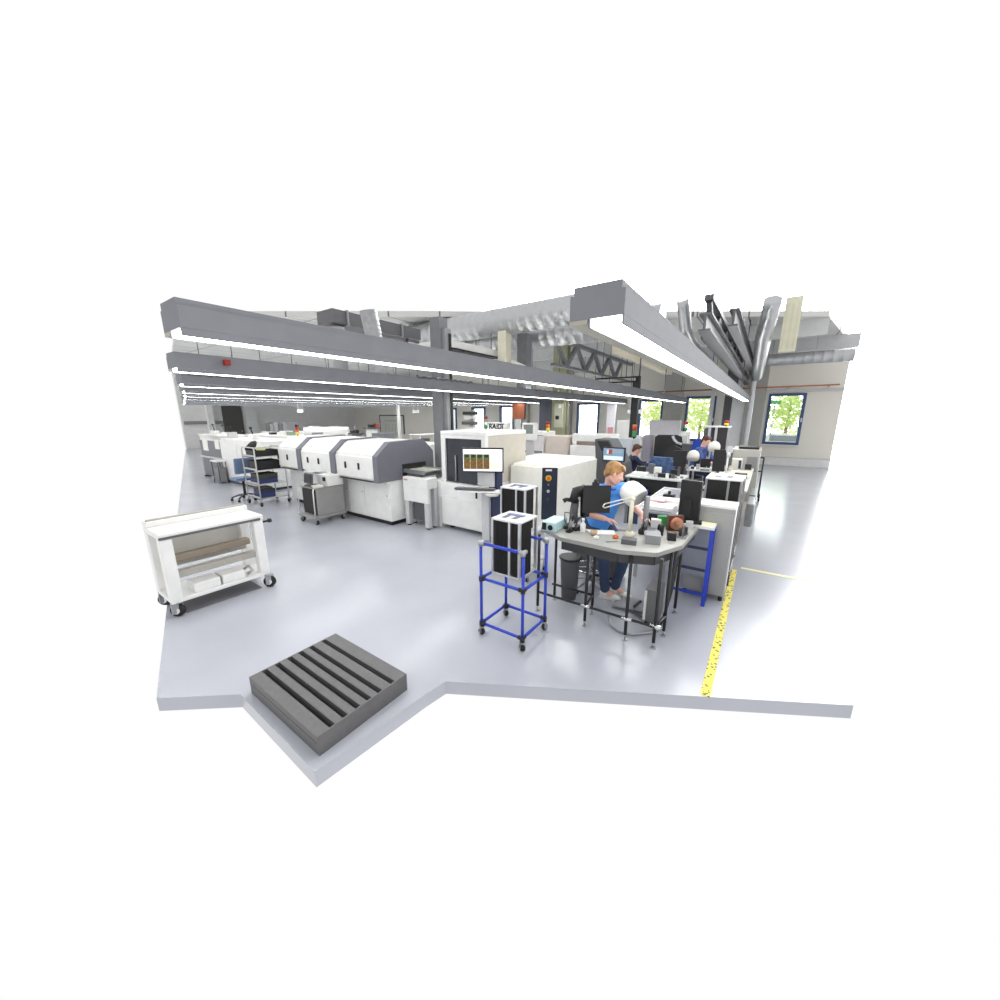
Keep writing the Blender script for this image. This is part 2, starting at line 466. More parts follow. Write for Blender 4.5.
column(19.0, 1.45, 4.9, 'dark steel column left of the right-hand pilaster', 0.3, 0.4, DG)
column(18.9, 2.1, 3.3, 'pale column beside the second window', 0.12, 0.14, LG)
column(13.5, 16.0, 2.9, 'slim white post in front of the far whiteboard', 0.12, 0.12, W_)
b = B(); b.box(9.15, 9.42, 5.55, 5.85, 2.72, 4.3)
tag(b.ob('hanging_duct', STEELG), 'square grey duct hanging under the truss, ending above the beige machine', 'duct')

column(18.5, 1.12, 3.05, 'pale column between the dark steel column and the silver vertical duct', 0.2, 0.42, LG)
t = thing('box_duct', 'dark rectangular box duct high at the top left above the lights', 'duct', (5.5, 7.2, 3.95))
b = B(); b.box(4.6, 6.9, 7.2, 7.75, 3.95, 4.2); b.ob('duct_body', DG, t)
for xx in (4.9, 5.6, 6.3):
    b = B(); b.box(xx, xx+0.04, 7.17, 7.78, 3.93, 4.22); b.ob('flange', MG, t)
t = thing('pipe_frame', 'dark rectangular pipe frame hanging left of the grey column', 'frame', (6.0, 6.6, 3.1))
for p, q in (((5.2,6.6,3.2),(6.25,6.6,3.2)),((5.2,6.6,3.75),(6.25,6.6,3.75)),((5.2,6.6,3.15),(5.2,6.6,3.8)),((5.9,6.6,3.15),(5.9,6.6,3.8)),((5.2,6.6,3.25),(5.85,6.6,3.45))):
    b = B(); b.bar(p, q, 0.05, 0.05); b.ob('frame_bar', DG, t)
for i, (x0, x1, y, z) in enumerate(((1.9, 2.5, 6.4, 2.72), (4.2, 4.9, 4.5, 2.76), (5.0, 5.6, 4.55, 2.76), (8.0, 9.2, 4.6, 2.75), (4.2, 5.0, 9.6, 2.8))):
    b = B()
    pts = [(x0+(x1-x0)*k/10, y+0.02*math.sin(k*1.9), z+0.012*math.sin(k*2.7+i)) for k in range(11)]
    b.tube(pts, 0.02, 7)
    tag(b.ob('cable_bundle', DG), ['dark cable bundle hanging between the second and third left light strips', 'short dark cable bundle hanging behind the nearest strip, left of the oven exhaust pipe', 'dark cable bundle hanging behind the nearest strip, right of the oven exhaust pipe', 'dark cable bundle hanging behind the nearest strip right of the grey column', 'dark cable bundle hanging between the third and fourth left light strips'][i], 'cables')
# ---- round ducts
def rib_duct(pts, r, name, label, mat=SD, ring=0.25, group='silver air ducts', n=18, straps=()):
    t = thing(name, label, 'duct', pts[0], group)
    k = B(); P_ = []; R_ = []
    for a, c in zip(pts, pts[1:]):
        a, c = Vector(a), Vector(c); L = (c-a).length; d = (c-a)/L
        i = ring/2
        while i < L:
            for e_, q_ in ((-0.016, 1.0), (0, 1.055), (0.016, 1.0)): P_.append(a+d*(i+e_)); R_.append(r*(1+(q_-1)*0.45))
            i += ring
    P_ = [Vector(pts[0])]+P_+[Vector(pts[-1])]; R_ = [r]+R_+[r]
    k.tube(P_, R_, n); k.ob('duct_tube', mat, t)
    for xx, yy in straps:
        h = B(); h.bar((xx, yy, 4.9), (xx, yy, pts[-1][2]+r*0.6), 0.03, 0.006); h.ob('hanger_strap', ST, t)
    return t
rib_duct([(9.78, 9.5, 4.33), (9.78, 2.3, 4.33)], 0.33, 'air_duct', 'large silver round duct crossing before the truss, the farther of two', straps=((9.78,8.6),(9.78,5.8)))
rib_duct([(8.65, 9.5, 4.53), (8.65, 3.9, 4.53)], 0.33, 'air_duct', 'large silver round duct crossing at the top edge, the nearer of two')
rib_duct([(17.2, 0.9, 4.08), (17.2, -2.0, 4.08)], 0.2, 'air_duct', 'silver round duct running along the window wall at upper right', straps=((17.2,0.2),(17.2,-1.0)))
rib_duct([(9.3, 1.82, 4.55), (9.6, 1.75, 4.0), (10.0, 1.72, 3.82), (17.6, 1.9, 3.78)], 0.12, 'air_duct', 'slim silver duct dropping and running left of the dark beams', n=14, straps=((13.5,1.8),(17.0,1.88)))
rib_duct([(10.6, 0.26, 4.6), (10.9, 0.30, 4.25), (11.4, 0.36, 4.05), (17.9, 0.58, 3.6)], 0.17, 'air_duct', 'slim silver duct with bright foil, right of the dark beams', n=14, straps=((13.5,0.4),(17.5,0.45)))
rib_duct([(18.2, 0.68, 3.55), (18.2, 0.68, 0.02)], 0.10, 'air_duct', 'vertical silver duct dropping in front of the right-hand pilaster', n=14)
rib_duct([(4.6, 6.1, 4.0), (4.72, 6.1, 3.4), (4.72, 6.1, 2.66)], 0.15, 'exhaust_duct', 'grey ribbed exhaust pipe dropping towards the nearest oven hood', GALV, 0.07, 'exhaust pipes over the oven')
rib_duct([(4.78, 7.35, 3.9), (4.78, 7.35, 2.80)], 0.14, 'exhaust_duct', 'grey ribbed exhaust pipe hanging farther back along the oven', GALV, 0.07, 'exhaust pipes over the oven')
# cream ducts
t = thing('cream_duct', 'cream angular duct with an upright leg and an elbow above the beige machine', 'duct', (5.8, 5.75, 3.25))
b = B(); b.box(6.75, 9.05, 5.72, 6.02, 3.18, 3.36); b.ob('duct_run', CREAMDUCT, t)
b = B(); b.box(8.45, 8.7, 5.75, 6.0, 3.36, 4.6); b.ob('duct_riser', CREAMDUCT, t)
b = B(); b.tube([(8.6,5.7,3.5),(8.75,5.55,3.42),(8.95,5.5,3.38),(9.05,5.45,3.2)], 0.09, 12); b.ob('duct_elbow', W2, t)
t = thing('air_unit', 'dark flat ceiling air unit with pale edges hanging left of the cream duct', 'air unit', (7.6, 6.5, 3.66))
b = B(); b.box(6.7, 8.9, 6.15, 7.1, 3.70, 3.85); b.ob('unit_casing', W_, t)
b = B(); b.box(6.76, 8.84, 6.2, 7.05, 3.67, 3.70); b.ob('intake_grille', BR, t)
for xx, yy in ((8.5,6.25),(8.8,7.0)):
    b = B(); b.cyl((xx,yy,3.84),(xx,yy,4.9),0.012,n=6); b.ob('rod', DG, t)
t = thing('cream_box_duct', 'cream ribbed box duct hanging from the ceiling at the upper right edge', 'duct', (12, -0.14, 3.72))
b = B(); b.box(11.9, 12.35, -0.30, 0.03, 3.72, 4.9); b.ob('duct_body', M('cream_box', (222, 220, 196), 0.5), t)
for yy in (-0.24, -0.13, -0.02):
    b = B(); b.box(11.88, 11.9, yy-0.02, yy+0.02, 3.74, 4.75); b.ob('rib', CREAMDUCT, t)
# wide pale ceiling band between truss and bright strip
b = B(); b.bar((10.6, 3.6, 3.9), (17.8, 3.75, 3.9), 0.28, 0.16)
for xx in (12.0, 16.5): b.cyl((xx, 3.65, 3.95), (xx, 3.65, 4.9), 0.012, n=6)
tag(b.ob('cable_channel', M('cream_channel', (214, 206, 184), 0.5)), 'cream cable channel between the truss and the bright right strip', 'cable channel')
b = B(); b.bar((6.2, 1.55, 3.1), (15.0, 1.75, 3.2), 0.06, 0.09)
b.cyl((14.6,1.74,3.2),(14.6,1.74,4.9),0.012,n=6)
tag(b.ob('crane_rail', M('blue_rail_paint', (84, 110, 176), 0.45)), 'thin blue rail hanging left of the bright right strip', 'rail')
# cable trays under the truss
t = thing('cable_tray', 'black cable tray with hanging rods above the dark tall machine', 'cable tray', (12, 4.0, 3.2))
b = B(); b.box(12.0, 12.12, 3.35, 4.7, 3.27, 3.31); b.box(12.0, 12.12, 3.35, 4.7, 3.14, 3.18); b.ob('tray_rail', BK, t)
b = B(); b.box(12.0, 12.12, 3.32, 3.44, 2.75, 3.31); b.ob('tray_drop', BK, t)
for yy in (3.0, 3.36, 3.75, 4.5):
    b = B(); b.cyl((12.06, yy if yy > 3.3 else 3.34, 3.3), (12.06, yy if yy > 3.3 else 3.34, 4.9), 0.012, n=6); b.ob('rod', DG, t)
# copper pipe along the window wall + grey trunking
b = B(); b.tube([(WX-0.36, 5.9, 3.25), (WX-0.36, -2.1, 3.33)], 0.03, 8)
for yy in (5.2, 3.0, 1.6, -0.5, -1.8): b.box(WX-0.36, WX, yy, yy+0.03, 3.26, 3.29)
tag(b.ob('copper_pipe', COPPER), 'thin copper pipe running along the window wall above the windows', 'pipe')
# thin conduits between left lamp rows
def conduit(p, q, label, r=0.018, mat=DG):
    b = B(); b.tube([p, q], r, 6)
    for xx in (13.0, 16.0):
        f_ = (xx-p[0])/(q[0]-p[0]); yy = p[1]+(q[1]-p[1])*f_; zz = p[2]+(q[2]-p[2])*f_
        b.cyl((xx,yy,zz),(xx,yy,4.9),0.01,n=6)
    tag(b.ob('conduit', mat), label, 'conduit')
conduit((1.35, 4.3, 2.95), (17.0, 4.7, 2.95), 'thin dark conduit between the first and second left light strips')
conduit((2.0, 6.4, 2.95), (17.0, 6.8, 2.9), 'thin dark conduit between the second and third left light strips')
for i, (y, z) in enumerate(((9.2, 2.95), (12.0, 2.95))):
    b = B(); b.bar((3.0+i*0.8, y, z), (17.0, y, z), 0.25, 0.12)
    for xx in (10.0, 13.0, 16.0): b.cyl((xx, y, z+0.05), (xx, y, 4.9), 0.012, n=6)
    tag(b.ob('cable_channel', GALV), ['galvanised cable channel between the third and fourth left light strips', 'galvanised cable channel between the fourth and fifth left light strips'][i], 'cable channel')
b = B(); b.box(1.94, 2.0, 5.28, 5.34, 2.76, 2.82); tag(b.ob('alarm_box', M('dark_red_alarm', (150,34,30), 0.5)), 'small red alarm box on the second light strip at upper left', 'alarm box')
t = thing('cable_channel', 'beige bracket and grey channel hanging below the longest light strip at left', 'cable channel', (2.6, 4.3, 2.9))
b = B(); b.bar((2.2, 4.0, 2.92), (14.0, 4.0, 2.92), 0.2, 0.05); b.ob('channel', GB, t)
b = B(); b.cyl((13.5,4.0,2.94),(13.5,4.0,4.9),0.012,n=6); b.ob('rod', DG, t)
for xx in (2.35, 5.2, 8.0):
    b = B(); b.box(xx, xx+0.05, 3.88, 4.12, 2.80, 2.92); b.ob('bracket', GB, t)
# hanging signs
for (x, y, z, lab) in ((9.4, 18, 2.33, 'white hanging sign board in front of the grey far left wall'), (16, 17.4, 2.33, 'white hanging sign board left of the slim white post'), (14.2, 4.0, 2.28, 'white hanging sign board beside the third window')):
    b = B(); b.box(x-0.02, x+0.02, y-0.26, y+0.26, z-0.06, z+0.07); b.box(x-0.005, x+0.005, y-0.2, y-0.19, z+0.07, z+0.4); b.box(x-0.005, x+0.005, y+0.19, y+0.2, z+0.07, z+0.4)
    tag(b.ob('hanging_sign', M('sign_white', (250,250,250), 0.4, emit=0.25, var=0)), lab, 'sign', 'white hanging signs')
# ================================================================== oven line
t = thing('reflow_oven', 'long white and grey oven with three sloped hoods along the left line', 'oven', (5.2, 8.3, 0))
b = B(); b.box(4.66, 5.75, 5.9, 9.76, 0.10, 0.86); b.box(4.60, 5.78, 5.9, 9.76, 0.86, 0.93, 0.01); b.ob('base', W_, t)
b = B(); b.box(4.72, 5.70, 5.98, 9.7, 0.0, 0.10); b.ob('plinth', BK, t)
for y0, y1 in ((5.93, 6.70), (6.72, 7.25), (7.27, 8.2), (8.22, 9.1), (9.12, 9.74)):
    d = B(); d.box(4.645, 4.66, y0, y1, 0.12, 0.84, 0.004); do = d.ob('door', W_, t)
    k = B(); k.cyl((4.63, y0+0.05, 0.62), (4.645, y0+0.05, 0.62), 0.012, n=8); k.ob('lock', ST, do)
prof = [(4.42,0.93),(4.42,1.41),(4.70,1.65),(5.56,1.67),(5.82,1.42),(5.82,0.93)]
for i, (y0, y1) in enumerate(((6.02, 7.28), (7.46, 8.66), (8.82, 9.74))):
    h = B(); h.prism(prof, 'y', y0, y1)
    bmesh.ops.bevel(h.bm, geom=[e for e in h.bm.edges if abs((e.verts[0].co-e.verts[1].co).normalized().y) > 0.9], offset=0.035, segments=3, affect='EDGES')
    ho = h.ob('hood', W_, t)
    for yy in (y0+0.48, y0+0.92):
        k = B(); k.box(4.395, 4.42, yy-0.02, yy+0.02, 1.13, 1.26, 0.006); k.ob('handle', BK, ho)
prof2 = [(4.39,0.92),(4.39,1.42),(4.69,1.675),(5.57,1.695),(5.85,1.43),(5.85,0.92)]
for y0, y1 in ((7.28, 7.46), (8.66, 8.82)):
    g = B(); g.prism(prof2, 'y', y0, y1); g.ob('seam_band', HG, t)
g = B(); g.prism(prof2, 'y', 5.88, 6.02)
g.ob('end_panel', HG, t)
g = B(); g.box(4.98, 5.60, 5.86, 5.885, 0.95, 1.22); g.ob('conveyor_opening', BK, t)
g = B(); g.box(4.40, 5.84, 5.9, 9.7, 0.915, 0.925); g.ob('seal', BK, t)

# conveyor tongue coming out of the oven
t = thing('conveyor', 'short pale conveyor tongue sticking out of the grey oven end', 'conveyor', (5.3, 5.6, 1.0))
b = B(); b.box(4.98, 5.04, 5.30, 5.86, 1.06, 1.13); b.box(5.50, 5.56, 5.30, 5.86, 1.06, 1.13); b.ob('side_rail', ST, t)
b = B(); b.box(5.04, 5.50, 5.32, 5.86, 1.09, 1.11); b.ob('belt', M('belt_grey_green', (176, 178, 166), 0.5), t)
b = B(); b.box(5.02, 5.52, 5.40, 5.80, 1.0, 1.06); b.ob('support', DG, t)
# link table
t = thing('link_table', 'small white link conveyor table between the oven and the dark glass machine', 'conveyor table', (5.2, 5.4, 0))
b = B(); b.box(4.90, 5.18, 5.12, 5.80, 0.80, 1.0, 0.01); b.ob('table_body', W_, t)
b = B(); b.box(4.91, 4.95, 5.12, 5.80, 0.52, 0.80); b.ob('apron', W_, t)
for x, y in ((4.92, 5.13), (4.92, 5.68), (5.09, 5.13), (5.09, 5.68)):
    b = B(); b.box(x, x+0.08, y, y+0.11, 0.03, 0.80); lg = b.ob('leg', LG, t)
    k = B(); k.cyl((x+0.04, y+0.055, 0), (x+0.04, y+0.055, 0.03), 0.035, n=10); k.ob('foot', RB, lg)
b = B(); b.box(5.02, 5.16, 5.25, 5.66, 0.12, 0.5); b.ob('drive_unit', DG, t)
b = B(); b.box(4.892, 4.90, 5.66, 5.76, 0.93, 0.96); b.ob('control_strip', M('pale_red', (206,150,140), 0.5), t)

# ---- glass cabinet machine
t = thing('inspection_machine', 'white inspection machine with dark glass upper cabinet and beige side', 'machine', (5.9, 4.6, 0))
b = B(); b.box(5.20, 6.5, 4.0, 5.05, 0.08, 0.93, 0.008); b.ob('base', W_, t)
b = B(); b.box(5.185, 5.20, 4.02, 5.03, 0.10, 0.66, 0.004); b.ob('front_door', W_, t)
b = B(); b.box(5.20, 6.4, 5.05, 5.40, 0.62, 0.93, 0.008); b.ob('side_shelf', W_, t)
b = B(); b.box(5.22, 5.34, 5.08, 5.18, 0.0, 0.62); b.ob('leg', W_, t)
b = B(); b.box(5.22, 5.34, 5.33, 5.40, 0.0, 0.62); b.ob('leg', W_, t)
for x, y in ((5.35, 4.12), (5.35, 4.9)):
    b = B(); b.cyl((x, y, 0), (x, y, 0.09), 0.05, n=12); b.ob('foot', RB, t)
b = B(); b.box(5.34, 6.55, 4.03, 5.0, 0.93, 1.80); b.ob('inner_cabinet', M('dark_interior', (50, 54, 66), 0.4, var=0.3, scale=5), t)
b = B()
b.box(5.24, 5.34, 4.95, 5.05, 0.93, 1.76); b.box(5.24, 5.34, 4.0, 4.08, 0.93, 1.76); b.box(5.24, 5.34, 4.0, 5.05, 1.76, 1.819); b.ob('window_frame', W_, t)
b = B(); b.box(5.275, 5.285, 4.08, 4.95, 0.94, 1.76); b.ob('glass_door', M('smoked_glass', (44, 48, 60), 0.08, var=0.25, scale=3), t)
b = B(); b.cyl((5.25, 4.70, 0.96), (5.25, 4.70, 1.45), 0.012, n=8); b.ob('door_handle', ST, t)
b = B(); b.box(5.24, 6.62, 4.0, 5.06, 1.82, 1.89, 0.01); b.ob('top_cover', W_, t)
b = B(); b.box(5.341, 6.6, 4.0, 4.03, 0.93, 1.819); b.ob('side_panel', BG, t)
b = B(); b.box(5.19, 5.20, 4.15, 4.19, 0.70, 0.85); b.ob('handle', BK, t)

# monitor and keyboard on their stand
t = thing('monitor_stand', 'navy and white upright stand carrying the board-inspection monitor', 'stand', (5.1, 3.72, 0))
b = B(); b.box(5.08, 5.24, 3.62, 3.80, 0.0, 1.60, 0.01); b.ob('upright', NB, t)
b = B(); b.box(5.02, 5.10, 3.76, 3.92, 0.02, 0.95, 0.01); b.ob('post', LG, t)
b = B(); b.box(5.0, 5.06, 3.66, 3.98, 1.0, 1.30); b.ob('mount_plate', LG, t)
b = B(); b.prism([(5.10,3.46),(4.90,3.46),(4.62,4.08),(4.66,4.22),(4.80,4.30),(5.10,4.0)], 'z', 0.93, 0.95); b.ob('keyboard_tray', W_, t)
b = B(); b.lathe([(0.0,0),(0.1,0.01),(0.13,0.05),(0.1,0.06),(0,0.06)], (4.93, 3.62, 0.86)); b.ob('tray_hinge', W2, t)
b = B(); b.box(5.02, 5.28, 3.55, 3.86, 0.0, 0.02); b.ob('foot_plate', MG, t)
t = thing('monitor', 'black monitor showing brown and green circuit boards on a white page', 'monitor', (4.92, 3.80, 1.25))
b = B(); b.box(4.895, 4.94, 3.455, 4.145, 1.25, 1.66, 0.006); b.ob('bezel', BK, t)
b = B(); b.box(4.886, 4.895, 3.475, 4.125, 1.275, 1.635)
for k in range(4):
    y0 = 3.685+k*0.108
    b.m = 1; b.box(4.883, 4.886, y0, y0+0.104, 1.31, 1.47)
    b.m = 2; b.box(4.883, 4.886, y0, y0+0.104, 1.47, 1.555)
    b.m = 3; b.box(4.8815, 4.883, y0+0.02, y0+0.085, 1.50, 1.55)
b.m = 4
for k in range(4): b.box(4.8845, 4.886, 3.50, 3.66, 1.59-k*0.035, 1.598-k*0.035)
b.m = 5; b.box(4.8845, 4.886, 3.50, 3.66, 1.32, 1.43)
b.ob('screen', [M('screen_white', (250,250,248), 0.4, emit=0.45, var=0), M('screen_boards', (140,100,40), 0.4, emit=0.12, rgb2=(90,70,30), scale=40), M('screen_green', (100,120,60), 0.4, emit=0.1, rgb2=(60,80,34), scale=30), M('screen_dark_green', (34,44,22), 0.4, emit=0.05), M('screen_lines', (140,150,156), 0.4), M('screen_cream', (246,232,200), 0.4, emit=0.4)], t)
b = B(); b.box(4.94, 4.98, 3.72, 3.88, 1.27, 1.42); b.ob('mount_arm', BK, t)
t.rotation_euler = (0, 0, 0.52)
t = thing('keyboard', 'dark keyboard on the white tray below the inspection monitor', 'keyboard', (4.86, 3.92, 0.95))
b = B(); b.obox((4.84, 3.92, 0.972), (0.17, 0.68, 0.025), ry=0.10); b.ob('keyboard_body', DG, t)
b = B()
for r in range(4):
    for c in range(14): b.box(4.775+r*0.036, 4.803+r*0.036, 3.60+c*0.046, 3.64+c*0.046, 0.982-r*0.0036+0.004, 0.994-r*0.0036)
b.ob('keys', MG, t)
t.rotation_euler = (0, 0, 0.42)

# ---- cream machine
t = thing('cream_machine', 'large cream cabinet machine with a dark vertical control strip', 'machine', (7.0, 3.7, 0))
b = B(); b.prism([(6.0,3.27),(6.14,3.03),(8.0,3.0),(8.0,4.45),(6.68,4.45),(6.68,3.96),(6.0,3.96)], 'z', 0.08, 1.28)
bmesh.ops.bevel(b.bm, geom=[e for e in b.bm.edges if min(v.co.z for v in e.verts) > 1.2], offset=0.04, segments=3, affect='EDGES')
b.ob('cabinet', CR, t)
b = B(); b.prism([(6.08,3.34),(6.20,3.10),(7.92,3.08),(7.92,4.38),(6.75,4.38),(6.75,3.9),(6.08,3.9)], 'z', 0.0, 0.08); b.ob('plinth', DG, t)
a = Vector((5.985, 3.26, 0)); c = Vector((6.125, 3.02, 0)); n_ = Vector((-0.864, -0.504, 0))
def stripbox(s0, s1, z0, z1, d0, d1, bm):
    p = [a.lerp(c, s0)+n_*d0, a.lerp(c, s1)+n_*d0, a.lerp(c, s1)+n_*d1, a.lerp(c, s0)+n_*d1]
    bm.prism([(q.x, q.y) for q in p], 'z', z0, z1)
b = B(); stripbox(0.0, 1.0, 0.28, 1.25, -0.01, 0.012, b); cp_ = b.ob('control_strip', M('dark_navy_strip', (36, 44, 60), 0.35), t)
b = B(); stripbox(0.22, 0.62, 1.19, 1.22, 0.012, 0.015, b); b.ob('badge', W_, cp_)
mid = a.lerp(c, 0.42)
def knob(z, r, mat, d=0.03, nm='button'):
    k = B(); k.cyl(tuple(mid+n_*0.012+Vector((0,0,z))), tuple(mid+n_*(0.012+d)+Vector((0,0,z))), r, n=14); k.ob(nm, mat, cp_)
knob(1.06, 0.055, YL, 0.006, 'stop_plate'); knob(1.06, 0.036, OR, 0.04, 'stop_knob')
knob(0.94, 0.015, MG); knob(0.82, 0.028, LG); knob(0.66, 0.028, NB)

# ---- machines behind the cream one
t = thing('white_machine', 'white box machine with a lilac-grey front behind the cream machine', 'machine', (10.8, 6.0, 0))
b = B(); b.box(10.5, 11.3, 5.70, 6.42, 0.0, 1.66, 0.01); b.ob('body', W_, t)
b = B(); b.box(10.48, 10.5, 5.74, 6.38, 1.12, 1.50); b.ob('front_panel', M('lilac_white', (222, 216, 220), 0.5), t)
b = B(); b.box(10.47, 10.5, 5.74, 6.38, 0.98, 1.06); b.ob('lower_ledge', MG, t)
b = B(); b.box(10.47, 10.5, 5.70, 6.42, 1.53, 1.55); b.ob('seam', MG, t)
t = thing('beige_cabinet', 'plain beige cabinet beside the white box machine behind the cream machine', 'cabinet', (10.8, 5.2, 0))
b = B(); b.box(10.5, 11.2, 4.84, 5.63, 0.0, 1.54, 0.01); b.ob('body', M('pinkish_beige', (206, 194, 184), 0.5), t)
b = B(); b.box(10.48, 10.5, 4.88, 5.59, 0.1, 1.50, 0.004); b.ob('door', M('pinkish_beige_door', (210, 198, 188), 0.5), t)
t = thing('printer_machine', 'white printing machine with a brown-slatted slot behind the cream machine', 'machine', (10.8, 4.3, 0))
b = B(); b.box(10.5, 11.4, 3.55, 4.80, 0.0, 1.30, 0.02); b.ob('body', W_, t)
b = B(); b.box(10.6, 11.4, 3.6, 4.80, 1.30, 1.62, 0.04); b.ob('top_hood', W_, t)
b = B(); b.box(10.57, 10.6, 3.95, 4.62, 1.27, 1.42); b.ob('slot', GB, t)
for k in range(3):
    b = B(); b.box(10.55, 10.57, 3.95, 4.62, 1.285+k*0.045, 1.305+k*0.045); b.ob('slat', M('terracotta_slat', (176, 130, 106), 0.5) if k == 1 else MG, t)
t = thing('tall_grey_cabinet', 'tall pale grey cabinet behind the tilted dark display machine', 'cabinet', (11.3, 3.5, 0))
b = B(); b.box(11.0, 11.7, 3.10, 3.52, 0.0, 1.50, 0.01); b.ob('body', M('bluish_grey_paint', (186, 192, 198), 0.45), t)
b = B(); b.box(10.985, 11.0, 3.14, 3.48, 0.1, 1.44, 0.004); b.ob('door', M('bluish_grey_door', (190, 196, 202), 0.45), t)
# dark display machine
t = thing('display_machine', 'dark grey machine with a slanted side and an inset display behind the man', 'machine', (8.9, 2.9, 0))
b = B(); b.prism([(3.32,1.62),(2.98,1.62),(2.62,1.08),(2.55,0.75),(2.75,0.6),(2.75,0.0),(3.2,0.0),(3.25,0.9)], 'x', 8.65, 9.3); b.ob('body', M('charcoal_casing', (84, 86, 90), 0.5), t)
b = B(); b.prism([(3.26,1.58),(3.0,1.58),(2.85,1.36),(3.14,1.36)], 'x', 8.63, 8.65); b.ob('dark_recess', BK, t)
b = B(); b.box(8.55, 8.62, 2.56, 3.08, 1.13, 1.46, 0.006); bz = b.ob('display', BK, t)
b = B(); b.box(8.54, 8.55, 2.585, 3.055, 1.16, 1.43); b.m = 1; b.box(8.538, 8.54, 2.60, 3.04, 1.17, 1.26); b.m = 2; b.box(8.538, 8.54, 2.85, 2.93, 1.30, 1.41); b.m = 3; b.box(8.536, 8.538, 2.93, 2.98, 1.30, 1.40); b.m = 4; b.box(8.538, 8.54, 2.62, 2.84, 1.33, 1.41)
b.ob('screen', [M('screen_blue', (120,150,176), 0.3, emit=0.35), M('screen_pale', (214,230,236), 0.3, emit=0.4), M('screen_red', (160,70,60), 0.3, emit=0.2), W_, M('screen_grey', (150,164,180), 0.3, emit=0.2)], bz)

# ---- stack lights
def stack_light(x, y, z, label, cols, h=0.09, r=0.03, pole=0.1):
    t = thing('signal_tower', label, 'signal light', (x, y, z), 'signal towers on machines')
    b = B(); b.cyl((x,y,z), (x,y,z+pole), r*0.5, n=8); b.ob('stem', BK, t)
    for i, m in enumerate(cols):
        b = B(); b.cyl((x,y,z+pole+i*h), (x,y,z+pole+(i+1)*h-0.008), r, n=12); b.ob('lamp_segment', m, t)
    return t
stack_light(6.4, 4.85, 1.89, 'signal tower with dark red top on the dark glass machine', [GN, W_, BRN, M('dark_red', (120,40,20), 0.4)], 0.06, 0.035, 0.03)
stack_light(10.8, 5.72, 1.66, 'signal tower in yellow and red on the white box machine', [YL, OR, M('deep_red', (150, 50, 30), 0.4)], 0.1, 0.06, 0.02)
stack_light(11.3, 3.16, 1.50, 'signal tower in orange and green on the tall pale cabinet', [GN, GN, RD, OR], 0.09, 0.06, 0.05)
# ================================================================== foreground
# slatted dark grey cover on the floor
t = thing('slatted_cover', 'dark grey slatted cover with black grooves lying at the bottom edge', 'cover', (1.35, 2.66, 0))
PG = M('dark_grey_slat', (104, 103, 104), 0.55, var=0.12, scale=30)
b = B(); b.box(0.98, 1.73, 2.14, 3.14, 0.0, 0.09); b.box(0.98,1.73,3.13,3.14,0.09,0.15); b.box(0.98,1.73,2.14,2.15,0.09,0.15); b.ob('frame', PG, t)
xs = [1.70, 1.60, 1.48, 1.385, 1.29, 1.19, 1.09, 1.0]
for k in range(7):
    x1 = 1.73 if k == 0 else xs[k]-0.02
    b = B(); b.box(xs[k+1]+0.02 if k < 6 else 0.98, x1, 2.15, 3.13, 0.0955, 0.15); b.ob('slat', PG, t)
b = B(); b.box(0.99, 1.72, 2.15, 3.13, 0.09, 0.095); b.ob('groove_liner', BK, t)

# white cart at the left
t = thing('white_cart', 'white equipment cart with slotted deck, beige crossbars and big caster at the left edge', 'cart', (1.55, 5.35, 0))
b = B(); b.box(1.0, 2.02, 5.07, 5.62, 0.90, 0.965, 0.012)
b.box(1.0, 2.02, 5.50, 5.62, 0.965, 1.03, 0.01); b.ob('deck', W_, t)
b = B(); b.box(1.0, 1.98, 5.06, 5.075, 0.905, 0.93); b.ob('slot', DG, t)
b = B(); b.box(1.02, 1.99, 5.52, 5.56, 1.03, 1.045); b.ob('edge_rail', GB, t)
for x, y in ((1.90, 5.07), (1.90, 5.50), (1.0, 5.07), (1.0, 5.50)):
    b = B(); b.box(x, x+0.11, y, y+0.11, 0.19, 0.90, 0.01); b.ob('leg', W_, t)
b = B(); b.box(1.0, 2.01, 5.07, 5.62, 0.165, 0.21, 0.008); b.ob('lower_deck', W_, t)
for y0, z0, mm in ((5.14, 0.42, GB), (5.30, 0.56, BRN), (5.44, 0.47, GB)):
    b = B(); b.box(1.10, 1.92, y0, y0+0.10, z0, z0+0.08, 0.01); b.ob('crossbar', mm, t)
b = B(); b.box(1.10, 1.92, 5.60, 5.61, 0.56, 0.90); b.ob('back_sheet', W2, t)
b = B(); b.tube([(2.02,5.12,0.86),(2.09,5.12,0.86)], 0.014, 8); b.tube([(2.09,5.12,0.86),(2.125,5.12,0.86)], 0.026, 10); b.ob('lock_knob', BK, t)
for x, y in ((1.99, 5.07), (1.95, 5.56), (1.05, 5.12), (1.05, 5.56)):
    cs = caster(t, x, y, 0.072, ang=-0.75)
    k = B(); k.cyl((x-0.030, y-0.030, 0.072), (x+0.030, y+0.030, 0.072), 0.034, n=14); k.ob('hub', W_, cs)
for i, (x0, x1) in enumerate(((1.22, 1.48), (1.50, 1.74))):
    b = B(); b.box(x0, x1, 5.10, 5.34, 0.21, 0.315, 0.012)
    tag(b.ob('white_box', W_), ['white closed box on the lower deck of the left cart, the one farther left', 'white closed box on the lower deck of the left cart, nearer its caster'][i], 'box', 'white boxes on the cart')
b = B(); b.tube([(1.78,5.15,0.228),(1.84,5.15,0.26),(1.82,5.2,0.31),(1.77,5.22,0.28)], 0.018, 8)
tag(b.ob('clamp', ST), 'small steel clamp lying on the lower deck of the left cart', 'clamp')
